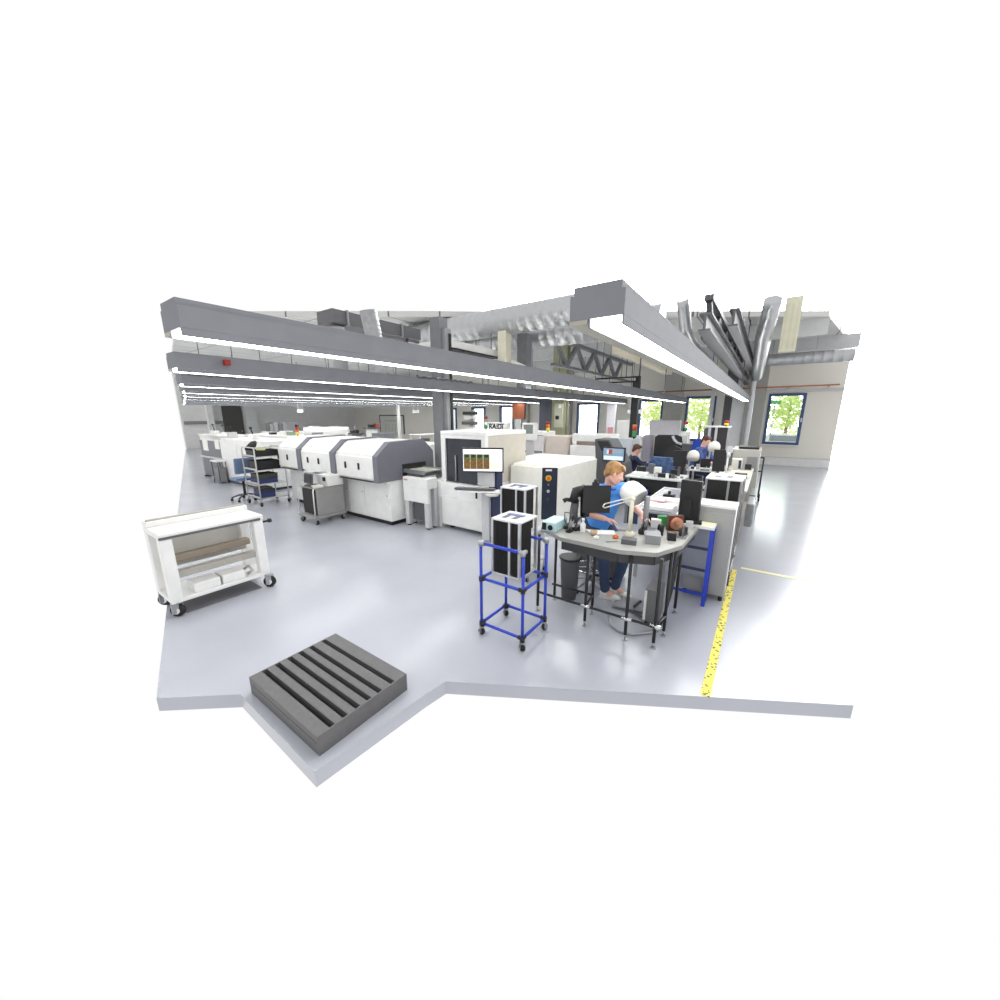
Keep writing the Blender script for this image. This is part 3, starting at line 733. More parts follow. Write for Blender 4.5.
b = B(); b.box(1.12, 1.90, 5.12, 5.50, 0.0, 0.012)  # thin dark sheet, painted stand-in for the shade below the cart
tag(b.ob('cart_shade_sheet', M('cart_shade_grey', (112, 110, 114), 0.7)), 'grey sheet on the floor standing in for the shade under the white cart', 'mat')

# ---- blue tube cart and magazine racks
def blue_cart(x0, x1, y0, y1, h, label, shelf, casters=True, bars=True):
    t = thing('tube_cart', label, 'cart', ((x0+x1)/2, (y0+y1)/2, 0))
    r = 0.0155
    for x in (x0, x1):
        for y in (y0, y1):
            b = B(); b.cyl((x,y,0.10), (x,y,h), r, n=10); p = b.ob('post', BL, t)
            for z in (0.13, shelf, h):
                k = B(); k.cyl((x,y,z-0.03), (x,y,z+0.02), r*1.5, n=10)
                k.cyl((x,y,z), (x+(0.045 if x == x0 else -0.045),y,z), r*1.4, n=8); k.cyl((x,y,z), (x,y+(0.045 if y == y0 else -0.045),z), r*1.4, n=8)
                k.ob('joint', ST if z == h else BK, p)
            caster(t, x, y, 0.037, ang=random.random()*3)
    for z in (0.13, shelf):
        for x in (x0, x1):
            b = B(); b.cyl((x,y0,z), (x,y1,z), r, n=10); b.ob('rail', BL, t)
        for y in (y0, y1):
            b = B(); b.cyl((x0,y,z), (x1,y,z), r, n=10); b.ob('rail', BL, t)
    for x in (x0, x1):
        b = B(); b.cyl((x,y0,h), (x,y1,h), r, n=10); b.ob('rail', BL, t)
    return t
blue_cart(2.71, 3.15, 1.645, 2.13, 0.985, 'blue tube cart on small casters carrying the front black magazine rack', 0.62)
def magazine(x0, x1, y0, y1, z0, z1, label, frame=AL, full=0.62):
    t = thing('magazine_rack', label, 'magazine rack', ((x0+x1)/2, (y0+y1)/2, z0), 'black ribbed magazine racks')
    ym = y0+(y1-y0)*0.36
    b = B(); b.box(x0, x1, y0, y1, z1-0.02, z1, 0.004)
    b.ob('top_plate', M('plate_white', (212, 212, 216), 0.4), t)
    for (a0, a1, c0, c1) in ((0.25,0.65,0.30,0.46),(0.2,0.5,0.62,0.78)):
        k = B(); k.box(x0+(x1-x0)*a0, x0+(x1-x0)*a1, y0+(y1-y0)*c0, y0+(y1-y0)*c1, z1, z1+0.003); k.ob('slot', DG, t)
    if full < 0.9:
        k = B(); k.box(x0+(x1-x0)*0.55, x0+(x1-x0)*0.72, y0+(y1-y0)*0.25, y0+(y1-y0)*0.8, z1, z1+0.008); k.ob('handle_strip', M('slate_blue_strip', (96,110,160), 0.4), t)
    b = B(); b.box(x0, x1, y0, y1, z0, z0+0.02, 0.004); b.ob('bottom_plate', LG, t)
    for y in (y0+0.012, y1-0.012):
        for x in (x0+0.012, x1-0.012):
            b = B(); b.box(x-0.012, x+0.012, y-0.012, y+0.012, z0+0.02, z1-0.02); b.ob('corner_bar', frame, t)
    b = B(); b.box(x0-0.004, x0+0.02, ym-0.012, ym+0.012, z0+0.02, z1-0.02); b.ob('middle_bar', frame, t)
    # ribbed side walls (front halves, right, back)
    for (ya, yb) in ((y0+0.026, ym-0.014), (ym+0.014, y1-0.026)):
        b = B(); b.box(x0+0.012, x0+0.02, ya, yb, z0+0.02, z1-0.02)
        n = int((yb-ya)/0.016)
        for k in range(n): b.box(x0+0.004, x0+0.012, ya+0.004+k*0.016, ya+0.011+k*0.016, z0+0.02, z1-0.02)
        b.ob('ribbed_panel', BR, t)
    for y in (y0+0.006, y1-0.012):
        b = B(); b.box(x0+0.026, x0+(x1-x0)*full-(0.03 if full > 0.9 else 0), y, y+0.008, z0+0.02, z1-0.02)
        for k in range(int((x1-x0)*(full-0.02-(0.1 if full > 0.9 else 0))/0.016)): b.box(x0+0.03+k*0.016, x0+0.037+k*0.016, y-0.003, y+0.011, z0+0.02, z1-0.02)
        b.ob('ribbed_panel', BR, t)
    return t
magazine(2.84, 3.17, 1.765, 2.10, 0.636, 1.215, 'black ribbed magazine rack with white top standing on the blue tube cart')
# second rack with its own stand
t = thing('tube_cart', 'white tube cart behind the blue one carrying the second magazine rack', 'cart', (4.25, 2.65, 0))
for x in (4.02, 4.5):
    for y in (2.38, 2.92):
        b = B(); b.cyl((x,y,0.08), (x,y,0.72), 0.0155, n=10); b.ob('post', W_, t); caster(t, x, y, 0.03)
b = B(); b.box(4.0, 4.52, 2.36, 2.94, 0.64, 0.66); b.ob('shelf', LG, t)
b = B(); b.box(4.0, 4.52, 2.36, 2.94, 0.2, 0.215); b.ob('shelf', LG, t)
magazine(4.08, 4.42, 2.46, 2.86, 0.66, 1.245, 'second black magazine rack, partly hidden behind the front one, beside the dark control strip')

# ---- angled desk on black tube legs
DT = M('desk_top_grey', (172, 172, 167), 0.45, var=0.08)
t = thing('workbench', 'grey angled workbench on black tube legs where the man in blue works', 'workbench', (3.9, 1.2, 0))
poly = [(3.40,1.62),(3.38,0.99),(3.50,0.69),(3.86,0.54),(4.62,0.50),(4.62,0.78),(4.12,0.90),(3.93,1.22),(3.84,1.50),(3.86,1.93),(3.60,1.95)]
b = B(); b.prism(poly, 'z', 0.915, 0.95); b.ob('tabletop', DT, t)
b = B()
for p, q in zip(poly[10:]+poly[:5], poly[:5]): b.bar((p[0],p[1],0.932), (q[0],q[1],0.932), 0.012, 0.04)
b.ob('edge_band', M('edge_band_grey', (150,150,146), 0.5), t)
legs = [(3.46,1.90),(3.46,1.33),(3.45,0.90),(3.47,0.635),(3.74,0.60),(3.74,1.36),(3.80,1.86),(4.30,0.60)]
for x, y in legs:
    b = B(); b.cyl((x,y,0.06), (x,y,0.915), 0.016, n=10); l = b.ob('leg', BK, t)
    k = B(); k.cyl((x,y,0.0), (x,y,0.012), 0.025, n=10); k.cyl((x,y,0.012), (x,y,0.06), 0.01, n=8); k.ob('levelling_foot', ST, l)
for p, q in (((3.46,1.90),(3.46,0.635)), ((3.74,1.86),(3.74,1.36)), ((3.47,0.635),(3.74,0.60)), ((3.46,1.33),(3.74,1.36))):
    b = B(); b.cyl((p[0],p[1],0.23), (q[0],q[1],0.23), 0.014, n=8); b.ob('rail', BK, t)
for p, q in (((3.42,1.60),(3.40,1.0)), ((3.40,1.0),(3.52,0.70)), ((3.52,0.70),(3.88,0.56)), ((3.88,0.56),(4.60,0.52))):
    b = B(); b.bar((p[0]+0.03,p[1]+0.02,0.86), (q[0]+0.03,q[1]+0.02,0.86), 0.03, 0.1); b.ob('apron', M('apron_charcoal', (58,58,60), 0.6), t)
for x, y in legs[1:4]:
    b = B(); b.cyl((x,y-0.05,0.23), (x,y+0.05,0.23), 0.021, n=10); b.ob('joint', CH, t)
# black panel under the desk left part
t = thing('waste_bin', 'dark grey tapered bin under the left end of the grey workbench', 'bin', (3.95, 1.74, 0))
b = B(); b.lathe([(0.09,0.0),(0.12,0.50),(0.13,0.52),(0.118,0.52),(0.085,0.02),(0.0,0.02)], (3.95, 1.74, 0.0), 20); b.ob('bin_body', DG, t)
b = B(); b.lathe([(0.121,0.50),(0.135,0.52),(0.135,0.535),(0.118,0.535)], (3.95, 1.74, 0.0), 20); b.ob('rim', BK, t)
# things on the desk
b = B(); b.box(3.50, 3.80, 1.73, 1.90, 0.95, 1.06, 0.015)
o = thing('turquoise_box', 'pale turquoise instrument box on the left end of the grey workbench', 'instrument', (3.65, 1.82, 0.95)); b.ob('case', TQ, o)
b = B(); b.cyl((3.494,1.79,1.0), (3.50,1.79,1.0), 0.03, n=14); b.ob('dial', BK, o)
b = B(); b.box(3.494, 3.50, 1.84, 1.89, 0.965, 1.045); b.ob('front_plate', BK, o)
b = B(); b.lathe([(0.028,0),(0.03,0.01),(0.03,0.09),(0.013,0.11),(0.013,0.13),(0.016,0.13),(0.016,0.155),(0,0.155)], (3.70, 1.50, 0.95), 16)
tag(b.ob('white_bottle', W_), 'small white plastic bottle standing beside the black microscope', 'bottle')
# microscope
t = thing('microscope', 'black microscope stand with a rounded head at the left of the workbench', 'microscope', (3.80, 1.66, 0.95))
b = B(); b.box(3.68, 3.83, 1.56, 1.72, 0.95, 0.99, 0.012); b.ob('foot', BK, t)
b = B(); b.tube([(3.80,1.66,0.98),(3.81,1.66,1.15),(3.83,1.65,1.30)], [0.05,0.045,0.04], 14); b.ob('column', DG, t)
b = B(); b.tube([(3.80,1.67,1.24),(3.83,1.65,1.36),(3.87,1.60,1.385),(3.89,1.57,1.32),(3.88,1.56,1.08)], [0.05,0.06,0.06,0.058,0.05], 14); b.ob('head', BK, t)
b = B(); b.tube([(3.80,1.68,1.26),(3.75,1.73,1.275),(3.73,1.755,1.255)], [0.025,0.022,0.028], 10); b.ob('eyepiece', BK, t)
b = B(); b.cyl((3.76,1.58,1.30), (3.775,1.59,1.305), 0.013, n=10); b.ob('focus_knob', LG, t)
b = B(); b.tube([(3.73,1.60,0.99),(3.70,1.62,1.10),(3.72,1.66,1.16),(3.77,1.66,1.18)], 0.008, 6); b.tube([(3.70,1.68,0.99),(3.66,1.70,1.06),(3.70,1.72,1.14),(3.77,1.67,1.12)], 0.007, 6); b.ob('cables', DG, t)
b = B(); b.box(3.69, 3.74, 1.60, 1.66, 0.99, 1.02); b.ob('stage', LG, t)
# black document holder with clip
t = thing('document_holder', 'square black clip board held upright in front of the man', 'clip board', (3.78, 1.44, 0.95))
pa, pb = Vector((3.70,1.515,0)), Vector((3.86,1.275,0))
d = (pb-pa); nrm = Vector((-d.y, d.x, 0)).normalized()*0.006
b = B(); b.prism([tuple((pa-nrm).xy), tuple((pb-nrm).xy), tuple((pb+nrm).xy), tuple((pa+nrm).xy)], 'z', 1.165, 1.465); b.ob('board', BK, t)
m_ = pa.lerp(pb, 0.45)
b = B(); b.obox((m_.x-0.01, m_.y, 1.475), (0.03, 0.07, 0.05), rz=math.atan2(d.y, d.x)+PI/2); b.sph((m_.x-0.01, m_.y, 1.515), 0.022); b.ob('clip', RB, t)
b = B(); b.tube([(3.775,1.55,0.955),(3.79,1.53,1.1),(m_.x+0.012,m_.y+0.02,1.2)], 0.01, 8); b.cyl((3.775,1.55,0.95), (3.775,1.55,0.965), 0.05, n=14); b.ob('support', BK, t)
# dome magnifier lamp
t = thing('magnifier_lamp', 'white domed magnifier lamp on a cream pole in front of the man', 'lamp', (3.87, 1.05, 0.95))
rot = Vector((0,0,1)).rotation_difference(Vector((0.25,0.78,0.55))).to_matrix()
b = B(); b.lathe([(0.118,-0.09),(0.128,-0.05),(0.128,0.0),(0.122,0.05),(0.104,0.09),(0.072,0.118),(0.035,0.13),(0.0,0.132)], (4.06, 1.10, 1.365), 28, rot=rot); b.ob('dome', W_, t)
b = B(); b.lathe([(0.0,-0.085),(0.116,-0.09)], (4.06, 1.10, 1.365), 28, rot=rot); b.ob('lens', LG, t)
b = B(); b.tube([(3.87,1.05,0.965),(3.87,1.05,1.33)], 0.022, 12); b.lathe([(0.06,0),(0.06,0.02),(0.03,0.05)], (3.87,1.05,0.95)); b.ob('pole', CREAMDUCT, t)
for dz in (-0.022, 0.022):
    b = B(); b.cyl((3.74,1.29,1.265+dz), (3.89,1.06,1.345+dz*0.6), 0.0065, n=8); b.ob('arm', W2, t)
b = B(); b.tube([(3.74,1.29,1.287),(3.73,1.305,1.262),(3.74,1.29,1.243)], 0.0065, 8); b.ob('arm_end', W2, t)
b = B(); b.sph((3.88,1.05,1.34), 0.03); b.cyl((3.88,1.05,1.34), (3.98,1.07,1.36), 0.014); b.ob('swivel', CREAMDUCT, t)
b = B(); b.cyl((4.12,0.96,0.95), (4.12,0.96,1.34), 0.03, n=14); b.lathe([(0.05,0),(0.05,0.015),(0.0,0.015)], (4.12,0.96,0.95))
tag(b.ob('grey_post', MG), 'grey round post standing right of the white domed lamp', 'post')
# copper coil
t = thing('solder_reel', 'copper coloured reel in a dark brown square frame on the workbench', 'reel', (4.33, 0.70, 0.95))
rr = Vector((0,0,1)).rotation_difference(Vector((-0.80,-0.6,0))).to_matrix()
b = B(); b.obox((4.33, 0.70, 1.04), (0.06, 0.16, 0.17), rz=0.6); b.ob('frame', M('dark_brown_casing', (92, 54, 38), 0.4), t)
b = B(); b.lathe([(0.02,0.0),(0.05,0.006),(0.068,0.0),(0.068,-0.04)], Vector((4.33,0.70,1.04))+Vector((-0.8,-0.6,0))*0.05, 24, rot=rr); b.ob('copper_winding', M('copper', (206, 140, 110), 0.3, 0.7), t)
b = B(); b.lathe([(0.0,0.012),(0.02,0.012),(0.02,0.0)], Vector((4.33,0.70,1.04))+Vector((-0.8,-0.6,0))*0.05, 16, rot=rr); b.ob('hub', BRN, t)
# small items
def smallbox(name, c, s, mat, label, cat, rz=0.0, group=None):
    b = B(); b.obox((c[0], c[1], c[2]+s[2]/2), s, rz=rz); return tag(b.ob(name, mat), label, cat, group)
smallbox('tool_box', (3.62, 0.98, 0.95), (0.1, 0.14, 0.05), DG, 'dark low box near the front edge of the grey workbench', 'box', 0.2)
smallbox('tool_case', (3.80, 0.80, 0.95), (0.17, 0.14, 0.09), MG, 'grey tool case on the right half of the workbench', 'case', 0.25)
smallbox('black_block', (3.98, 0.66, 0.95), (0.08, 0.08, 0.08), BK, 'black block beside the grey tool case', 'block', 0.3)
smallbox('white_carton', (4.36, 0.90, 0.95), (0.08, 0.1, 0.09), W_, 'small white carton behind the solder reel on the workbench', 'carton', 0.3)
smallbox('green_pouch', (4.44, 0.84, 0.95), (0.06, 0.12, 0.12), GN, 'green pouch standing beside the small white carton', 'pouch', 0.5)
smallbox('tape_roll_box', (4.52, 0.58, 0.95), (0.07, 0.07, 0.08), LG, 'small grey cube right of the copper reel', 'box', 0.2)
b = B(); b.prism([(3.80,1.52),(3.70,1.38),(3.82,1.18),(3.95,1.24)], 'z', 0.95, 0.953); tag(b.ob('paper_sheet', PAPER), 'white sheet of paper lying on the bench under the hands of the man', 'paper')
t = thing('cup', 'small tan cup beside the white bottle on the workbench', 'cup', (3.70, 1.38, 0.953))
b = B(); b.lathe([(0.03,0),(0.038,0.05),(0.034,0.05),(0.027,0.006),(0,0.006)], (3.66, 1.36, 0.953), 18); b.ob('cup_body', M('tan_ceramic', (190, 168, 140), 0.5), t)
t = thing('test_jig', 'small steel and black jig with fine wires at the right end of the workbench', 'jig', (4.2, 0.62, 0.95))
b = B(); b.box(4.08, 4.26, 0.54, 0.68, 0.95, 0.97); b.ob('plate', ST, t)
b = B()
for k in range(7):
    a_ = k*0.9; b.tube([(4.12+0.02*k,0.56+0.01*(k%3),0.97),(4.12+0.02*k+0.02*math.cos(a_),0.58,1.05+0.01*(k%2)),(4.16+0.03*math.cos(a_),0.62+0.02*math.sin(a_),1.0)], 0.003, 5)
b.ob('wires', DG, t)
b = B(); b.cyl((4.10,0.60,0.97), (4.10,0.60,1.06), 0.015); b.ob('clamp', BK, t)
b = B(); b.cyl((4.22,0.57,0.97), (4.22,0.57,1.04), 0.02); b.ob('clamp', BK, t)
t = thing('small_tools', 'dark hand tool set in a rack behind the cream lamp pole', 'tool rack', (4.02, 0.98, 0.95))
b = B(); b.box(3.98, 4.10, 0.93, 0.99, 0.95, 1.0); b.ob('rack', RB, t)
for k, mm in enumerate((BK, ST, BK, LG)):
    b = B(); b.cyl((3.995+0.03*k,0.95,1.0), (4.0+0.032*k,0.94,1.09+0.015*(k%2)), 0.007, n=7); b.ob('tool', mm, t)

# ---- high stool under the man, foot ring chair
def stool(x, y, h, label, ring=True):
    t = thing('work_stool', label, 'stool', (x, y, 0))
    b = B(); b.lathe([(0.0,-0.03),(0.16,-0.03),(0.20,0.0),(0.19,0.03),(0.0,0.04)], (x,y,h-0.04), 24); b.ob('seat', RB, t)
    b = B(); b.cyl((x,y,0.12), (x,y,h-0.07), 0.028); b.ob('column', CH, t)
    for k in range(5):
        a = 2*PI*k/5+0.4
        b = B(); b.tube([(x,y,0.13),(x+0.16*math.cos(a),y+0.16*math.sin(a),0.10),(x+0.27*math.cos(a),y+0.27*math.sin(a),0.075)], [0.022,0.02,0.016], 8); l = b.ob('base_arm', ST, t)
        k_ = B(); k_.sph((x+0.27*math.cos(a),y+0.27*math.sin(a),0.028), 0.028); k_.cyl((x+0.27*math.cos(a),y+0.27*math.sin(a),0.03), (x+0.27*math.cos(a),y+0.27*math.sin(a),0.075), 0.01); k_.ob('caster', RB, l)
    if ring:
        b = B(); b.tube([(x+0.21*math.cos(2*PI*k/24), y+0.21*math.sin(2*PI*k/24), 0.28) for k in range(25)], 0.011, 8)
        for k in range(3):
            a = 2*PI*k/3; b.cyl((x,y,0.28), (x+0.21*math.cos(a), y+0.21*math.sin(a), 0.28), 0.008)
        b.ob('foot_ring', CH, t)
    return t
stool(4.36, 1.64, 0.78, 'tall black work stool carrying the man in blue')
t = thing('foot_rest', 'curved steel tube foot rest on the floor under the workbench', 'foot rest', (3.8, 0.95, 0))
pts = [(3.72,1.17,0.09),(3.62,1.10,0.02),(3.55,1.0,0.02),(3.56,0.86,0.02),(3.70,0.72,0.02),(3.85,0.64,0.02)]
b = B(); b.tube(pts, 0.016, 8); b.ob('front_tube', ST, t)
b = B(); b.tube([(4.15,1.22,0.02),(4.1,1.12,0.02),(3.85,0.72,0.02)], 0.014, 8); b.ob('side_tube', DG, t)
b = B(); b.prism([(4.0,1.22),(4.3,1.20),(4.34,0.90),(4.06,0.86)], 'z', 0.02, 0.035); b.ob('tread_plate', M('tread_grey', (150, 152, 156), 0.5), t)
b = B(); b.bar((4.12,1.0,0.03), (3.80,0.86,0.28), 0.02, 0.02); b.ob('strut', BK, t)
t = thing('computer_tower', 'grey computer tower standing on the floor under the workbench', 'computer', (3.98, 0.76, 0))
b = B(); b.box(3.86, 4.16, 0.70, 0.84, 0.036, 0.40, 0.008); b.ob('case', M('computer_grey', (112, 112, 112), 0.5), t)
b = B(); b.box(3.855, 3.862, 0.815, 0.84, 0.05, 0.39); b.ob('front_edge', W_, t)
b = B(); b.box(3.88, 4.14, 0.72, 0.82, 0.0, 0.036); b.ob('stand', BK, t)
b = B()
for k in range(6):
    a_ = k*1.1
    b.tube([(3.82+0.04*k,0.58,0.88),(3.84+0.05*k,0.60,0.6-0.05*(k%3)),(3.86+0.04*k+0.03*math.cos(a_),0.62,0.3),(3.9+0.03*k,0.66,0.02)], 0.007, 6)
tag(b.ob('cable_bundle', BK), 'bundle of black cables hanging down to the floor at the right end of the workbench', 'cables')

# ---- white bench with blue legs + end cabinet
t = thing('side_bench', 'white topped bench with blue metal frame against the grey end cabinet', 'bench', (4.74, 0.5, 0))
b = B(); b.box(4.64, 4.86, 0.34, 0.78, 0.93, 0.965, 0.004); b.ob('bench_top', W_, t)
for x, y in ((4.66, 0.36), (4.66, 0.74), (4.82, 0.36), (4.82, 0.74)):
    b = B(); b.box(x-0.02, x+0.02, y-0.02, y+0.02, 0.0, 0.93); b.ob('leg', BL, t)
for z in (0.12, 0.42, 0.68):
    b = B(); b.box(4.65, 4.67, 0.38, 0.72, z, z+0.03); b.ob('rail', BL if z < 0.3 else NB, t)
b = B(); b.box(4.80, 4.84, 0.38, 0.72, 0.3, 0.9); b.ob('back_panel', M('bench_panel_grey', (150, 156, 168), 0.5), t)
t = thing('end_cabinet', 'large light grey cabinet closing the end of the right-hand bench row', 'cabinet', (5.05, 0.35, 0))
b = B(); b.box(4.88, 5.22, 0.172, 0.66, 0.07, 1.14, 0.006); b.ob('body', M('cabinet_grey', (168,168,168), 0.45), t)
b = B(); b.box(4.87, 5.23, 0.165, 0.67, 1.14, 1.17, 0.004); b.ob('top', W_, t)
b = B(); b.box(4.868, 4.88, 0.19, 0.64, 0.10, 1.08, 0.003); b.ob('door', M('cabinet_door_grey', (164, 164, 163), 0.45), t)
for x, y in ((4.93, 0.21), (4.93, 0.6), (5.17, 0.21), (5.17, 0.6)):
    b = B(); b.cyl((x,y,0), (x,y,0.07), 0.022, n=10); b.ob('foot', RB, t)
b = B(); b.prism([(4.67,0.36),(4.85,0.35),(4.85,0.50),(4.69,0.52)], 'z', 0.965, 0.968)
tag(b.ob('yellow_paper', M('pale_yellow_paper', (250, 246, 206), 0.8)), 'pale yellow paper on the corner of the white bench with blue legs', 'paper')
# dark monitor on the white bench seen from behind
t = thing('monitor', 'tall black panel screen standing on the white bench with blue legs', 'monitor', (4.74, 0.62, 0.965))
b = B(); b.obox((4.72, 0.625, 1.215), (0.05, 0.22, 0.49), rz=-0.12); b.ob('panel', BK, t)
b = B(); b.obox((4.70, 0.645, 1.14), (0.035, 0.09, 0.2), rz=-0.12); b.obox((4.72, 0.64, 0.975), (0.13, 0.2, 0.02), rz=-0.12); b.ob('stand', RB, t)
b = B(); b.obox((4.715, 0.60, 1.05), (0.012, 0.03, 0.05), rz=-0.12); b.ob('label_plate', W2, t)
smallbox('black_tray', (4.71, 0.54, 0.968), (0.1, 0.12, 0.03), RB, 'low black tray in front of the black panel screen', 'tray', 0.1)
# ---- right rack
for k, (x0, x1, y0, y1, z1, lb, ls) in enumerate(((5.45, 5.98, 0.165, 0.575, 1.40, 'large black magazine rack behind the light grey end cabinet', 'dark grey stand carrying the nearer of the two right-hand magazine racks'), (6.2, 6.72, 0.17, 0.60, 1.30, 'farther black magazine rack in the right-hand row, behind the large one', 'dark grey stand carrying the farther of the two right-hand magazine racks'))):
    magazine(x0, x1, y0, y1, 0.20, z1, lb, full=1.0, frame=MG)
    t = thing('rack_stand', ls, 'stand', ((x0+x1)/2, (y0+y1)/2, 0))
    b = B(); b.box(x0-0.03, x1+0.03, y0-0.01, y1+0.03, 0.16, 0.20); b.ob('top_plate', MG, t)
    for x in (x0, x1):
        for y in (y0, y1):
            b = B(); b.box(x-0.02, x+0.02, y-0.005, y+0.02, 0.0, 0.16); b.ob('leg', DG, t)

# ---- chair and trolleys at the left
t = thing('office_chair', 'blue upholstered office chair on a five-star base beside the wire trolley', 'office chair', (3.98, 11.0, 0))
b = B(); b.box(3.80, 4.26, 10.76, 10.82, 0.72, 1.12, 0.05)
for v in b.bm.verts: v.co.y += (v.co.z-0.7)*-0.12
b.ob('backrest', CB, t)
b = B(); b.box(3.81, 4.25, 10.80, 11.22, 0.52, 0.60, 0.035); b.ob('seat', CB, t)
b = B(); b.tube([(4.03,10.98,0.51),(4.03,10.84,0.52),(4.03,10.80,0.65),(4.03,10.78,0.8)], 0.02, 8); b.ob('back_support', BK, t)
b = B(); b.cyl((4.03,10.98,0.12), (4.03,10.98,0.52), 0.03); b.ob('gas_column', BK, t)
for k in range(5):
    a = 2*PI*k/5+2.6
    b = B(); b.tube([(4.03,10.98,0.16),(4.03+0.15*math.cos(a),10.98+0.15*math.sin(a),0.14),(4.03+0.3*math.cos(a),10.98+0.3*math.sin(a),0.09)], [0.026,0.024,0.02], 8); l = b.ob('base_arm', DG, t)
    c_ = B(); c_.sph((4.03+0.3*math.cos(a),10.98+0.3*math.sin(a),0.035), 0.035); c_.cyl((4.03+0.3*math.cos(a),10.98+0.3*math.sin(a),0.04), (4.03+0.3*math.cos(a),10.98+0.3*math.sin(a),0.09), 0.012); c_.ob('caster', RB, l)

t = thing('wire_trolley', 'tall pale tubular trolley with four shelves left of the oven', 'trolley', (4.3, 10.2, 0))
for x in (3.92, 4.58):
    b = B(); b.tube([(x,9.82,0.12),(x,9.82,1.38),(x,9.86,1.42),(x,10.44,1.42),(x,10.5,1.36),(x,10.5,0.12)], 0.016, 8); b.ob('side_frame', M('trolley_tube', (206,206,202), 0.35, 0.3), t)
for z in (0.17, 0.52, 0.86, 1.18):
    b = B(); b.box(3.92, 4.58, 9.83, 10.49, z, z+0.02); b.box(3.92, 3.935, 9.83, 10.49, z, z+0.06); b.ob('shelf', LG, t)
for x in (3.92, 4.58):
    for y in (9.82, 10.5): caster(t, x, y, 0.048, ang=random.random()*3)
b = B(); b.tube([(3.92,9.82,1.42),(4.58,9.82,1.42)], 0.014, 8); b.ob('top_rail', M('rail_tube', (206,206,202), 0.35, 0.3), t)
def tray(x0, x1, y0, y1, z0, h, mat, label, name='plastic_tray', cat='tray'):
    t = thing(name, label, cat, ((x0+x1)/2, (y0+y1)/2, z0))
    b = B(); th = 0.012
    b.box(x0, x1, y0, y1, z0, z0+th); b.box(x0, x0+th, y0, y1, z0+th, z0+h); b.box(x1-th, x1, y0, y1, z0+th, z0+h)
    b.box(x0+th, x1-th, y0, y0+th, z0+th, z0+h); b.box(x0+th, x1-th, y1-th, y1, z0+th, z0+h); b.ob('tray_body', mat, t)
    b = B(); b.box(x0-0.01, x1+0.01, y0-0.01, y0+th, z0+h, z0+h+0.012); b.box(x0-0.01, x0+th, y0+th, y1-th, z0+h, z0+h+0.012); b.box(x1-th, x1+0.01, y0+th, y1-th, z0+h, z0+h+0.012); b.box(x0-0.01, x1+0.01, y1-th, y1+0.01, z0+h, z0+h+0.012); b.ob('rim', mat, t)
    return t
tray(3.97, 4.50, 9.88, 10.40, 0.88, 0.2, BK, 'black crate on the third shelf of the tall trolley', 'black_crate', 'crate')
tray(3.97, 4.54, 9.90, 10.40, 1.20, 0.13, BK, 'shallow black crate on the top shelf of the tall trolley', 'black_crate', 'crate')
tray(3.98, 4.40, 9.9, 10.4, 0.54, 0.11, BT, 'blue tray on the second shelf of the tall trolley')
tray(4.0, 4.42, 9.92, 10.4, 0.665, 0.09, M('olive_dark_plastic', (70,70,58), 0.6), 'dark olive tray stacked on the blue tray of the second shelf')
tray(3.98, 4.30, 9.9, 10.3, 0.19, 0.10, BT, 'blue tray on the lowest shelf of the tall trolley, at the bottom of its pile')
tray(3.98, 4.30, 9.9, 10.3, 0.304, 0.08, NB, 'navy tray on the lowest shelf, second in its pile')
b = B(); b.box(4.0, 4.28, 9.95, 10.28, 0.398, 0.44, 0.01); tag(b.ob('folded_sack', M('khaki_cloth', (110,104,84), 0.9)), 'khaki folded sack on top of the lowest tray pile of the trolley', 'sack')
b = B(); b.tube([(4.05,10.4,1.345),(4.2,10.52,1.46),(4.3,10.62,1.50)], [0.1,0.08,0.04], 10); tag(b.ob('black_bag', DF), 'black soft bag slumped over the top of the tall trolley', 'bag')
b = B(); b.obox((4.15,10.0,1.385), (0.1,0.16,0.08), rz=0.5); tag(b.ob('yellow_packet', M('pale_yellow', (236,236,170), 0.6)), 'pale yellow packet on the top crate of the tall trolley', 'packet')
# cabinet trolley
t = thing('equipment_trolley', 'grey cabinet trolley with dark mesh front and white push handle before the oven', 'trolley', (4.15, 7.5, 0))
TG = M('trolley_grey', (150, 150, 148), 0.4)
b = B(); b.box(3.80, 4.50, 7.18, 7.84, 0.13, 0.185, 0.01); b.ob('platform', TG, t)
b = B(); b.box(3.90, 4.48, 7.20, 7.76, 0.185, 0.74, 0.01); b.ob('cabinet_body', TG, t)
b = B(); b.box(3.885, 3.90, 7.26, 7.74, 0.20, 0.72); b.ob('mesh_front', M('dark_mesh', (46, 44, 42), 0.7, var=0.4, scale=80), t)
b = B(); b.tube([(3.83,7.23,0.185),(3.83,7.22,0.70),(3.86,7.25,0.74)], 0.012, 8); b.tube([(3.83,7.82,0.185),(3.83,7.82,0.66),(3.83,7.76,0.70)], 0.012, 8); b.ob('push_handle', W_, t)
b = B(); b.box(3.86, 4.50, 7.18, 7.78, 0.74, 0.755); b.ob('top_plate', TG, t)
for x, y in ((3.86,7.24),(3.86,7.78),(4.44,7.24),(4.44,7.78)): caster(t, x, y, 0.05, ang=random.random()*3)
t = thing('small_monitor', 'small dark screen tilted on the grey cabinet trolley', 'monitor', (3.95, 7.5, 0.755))
b = B(); b.obox((3.96, 7.58, 0.91), (0.03, 0.30, 0.2), ry=0.12); b.ob('panel', DG, t)
b = B(); b.obox((3.94, 7.58, 0.91), (0.012, 0.26, 0.16), ry=0.12); b.ob('screen', BK, t)
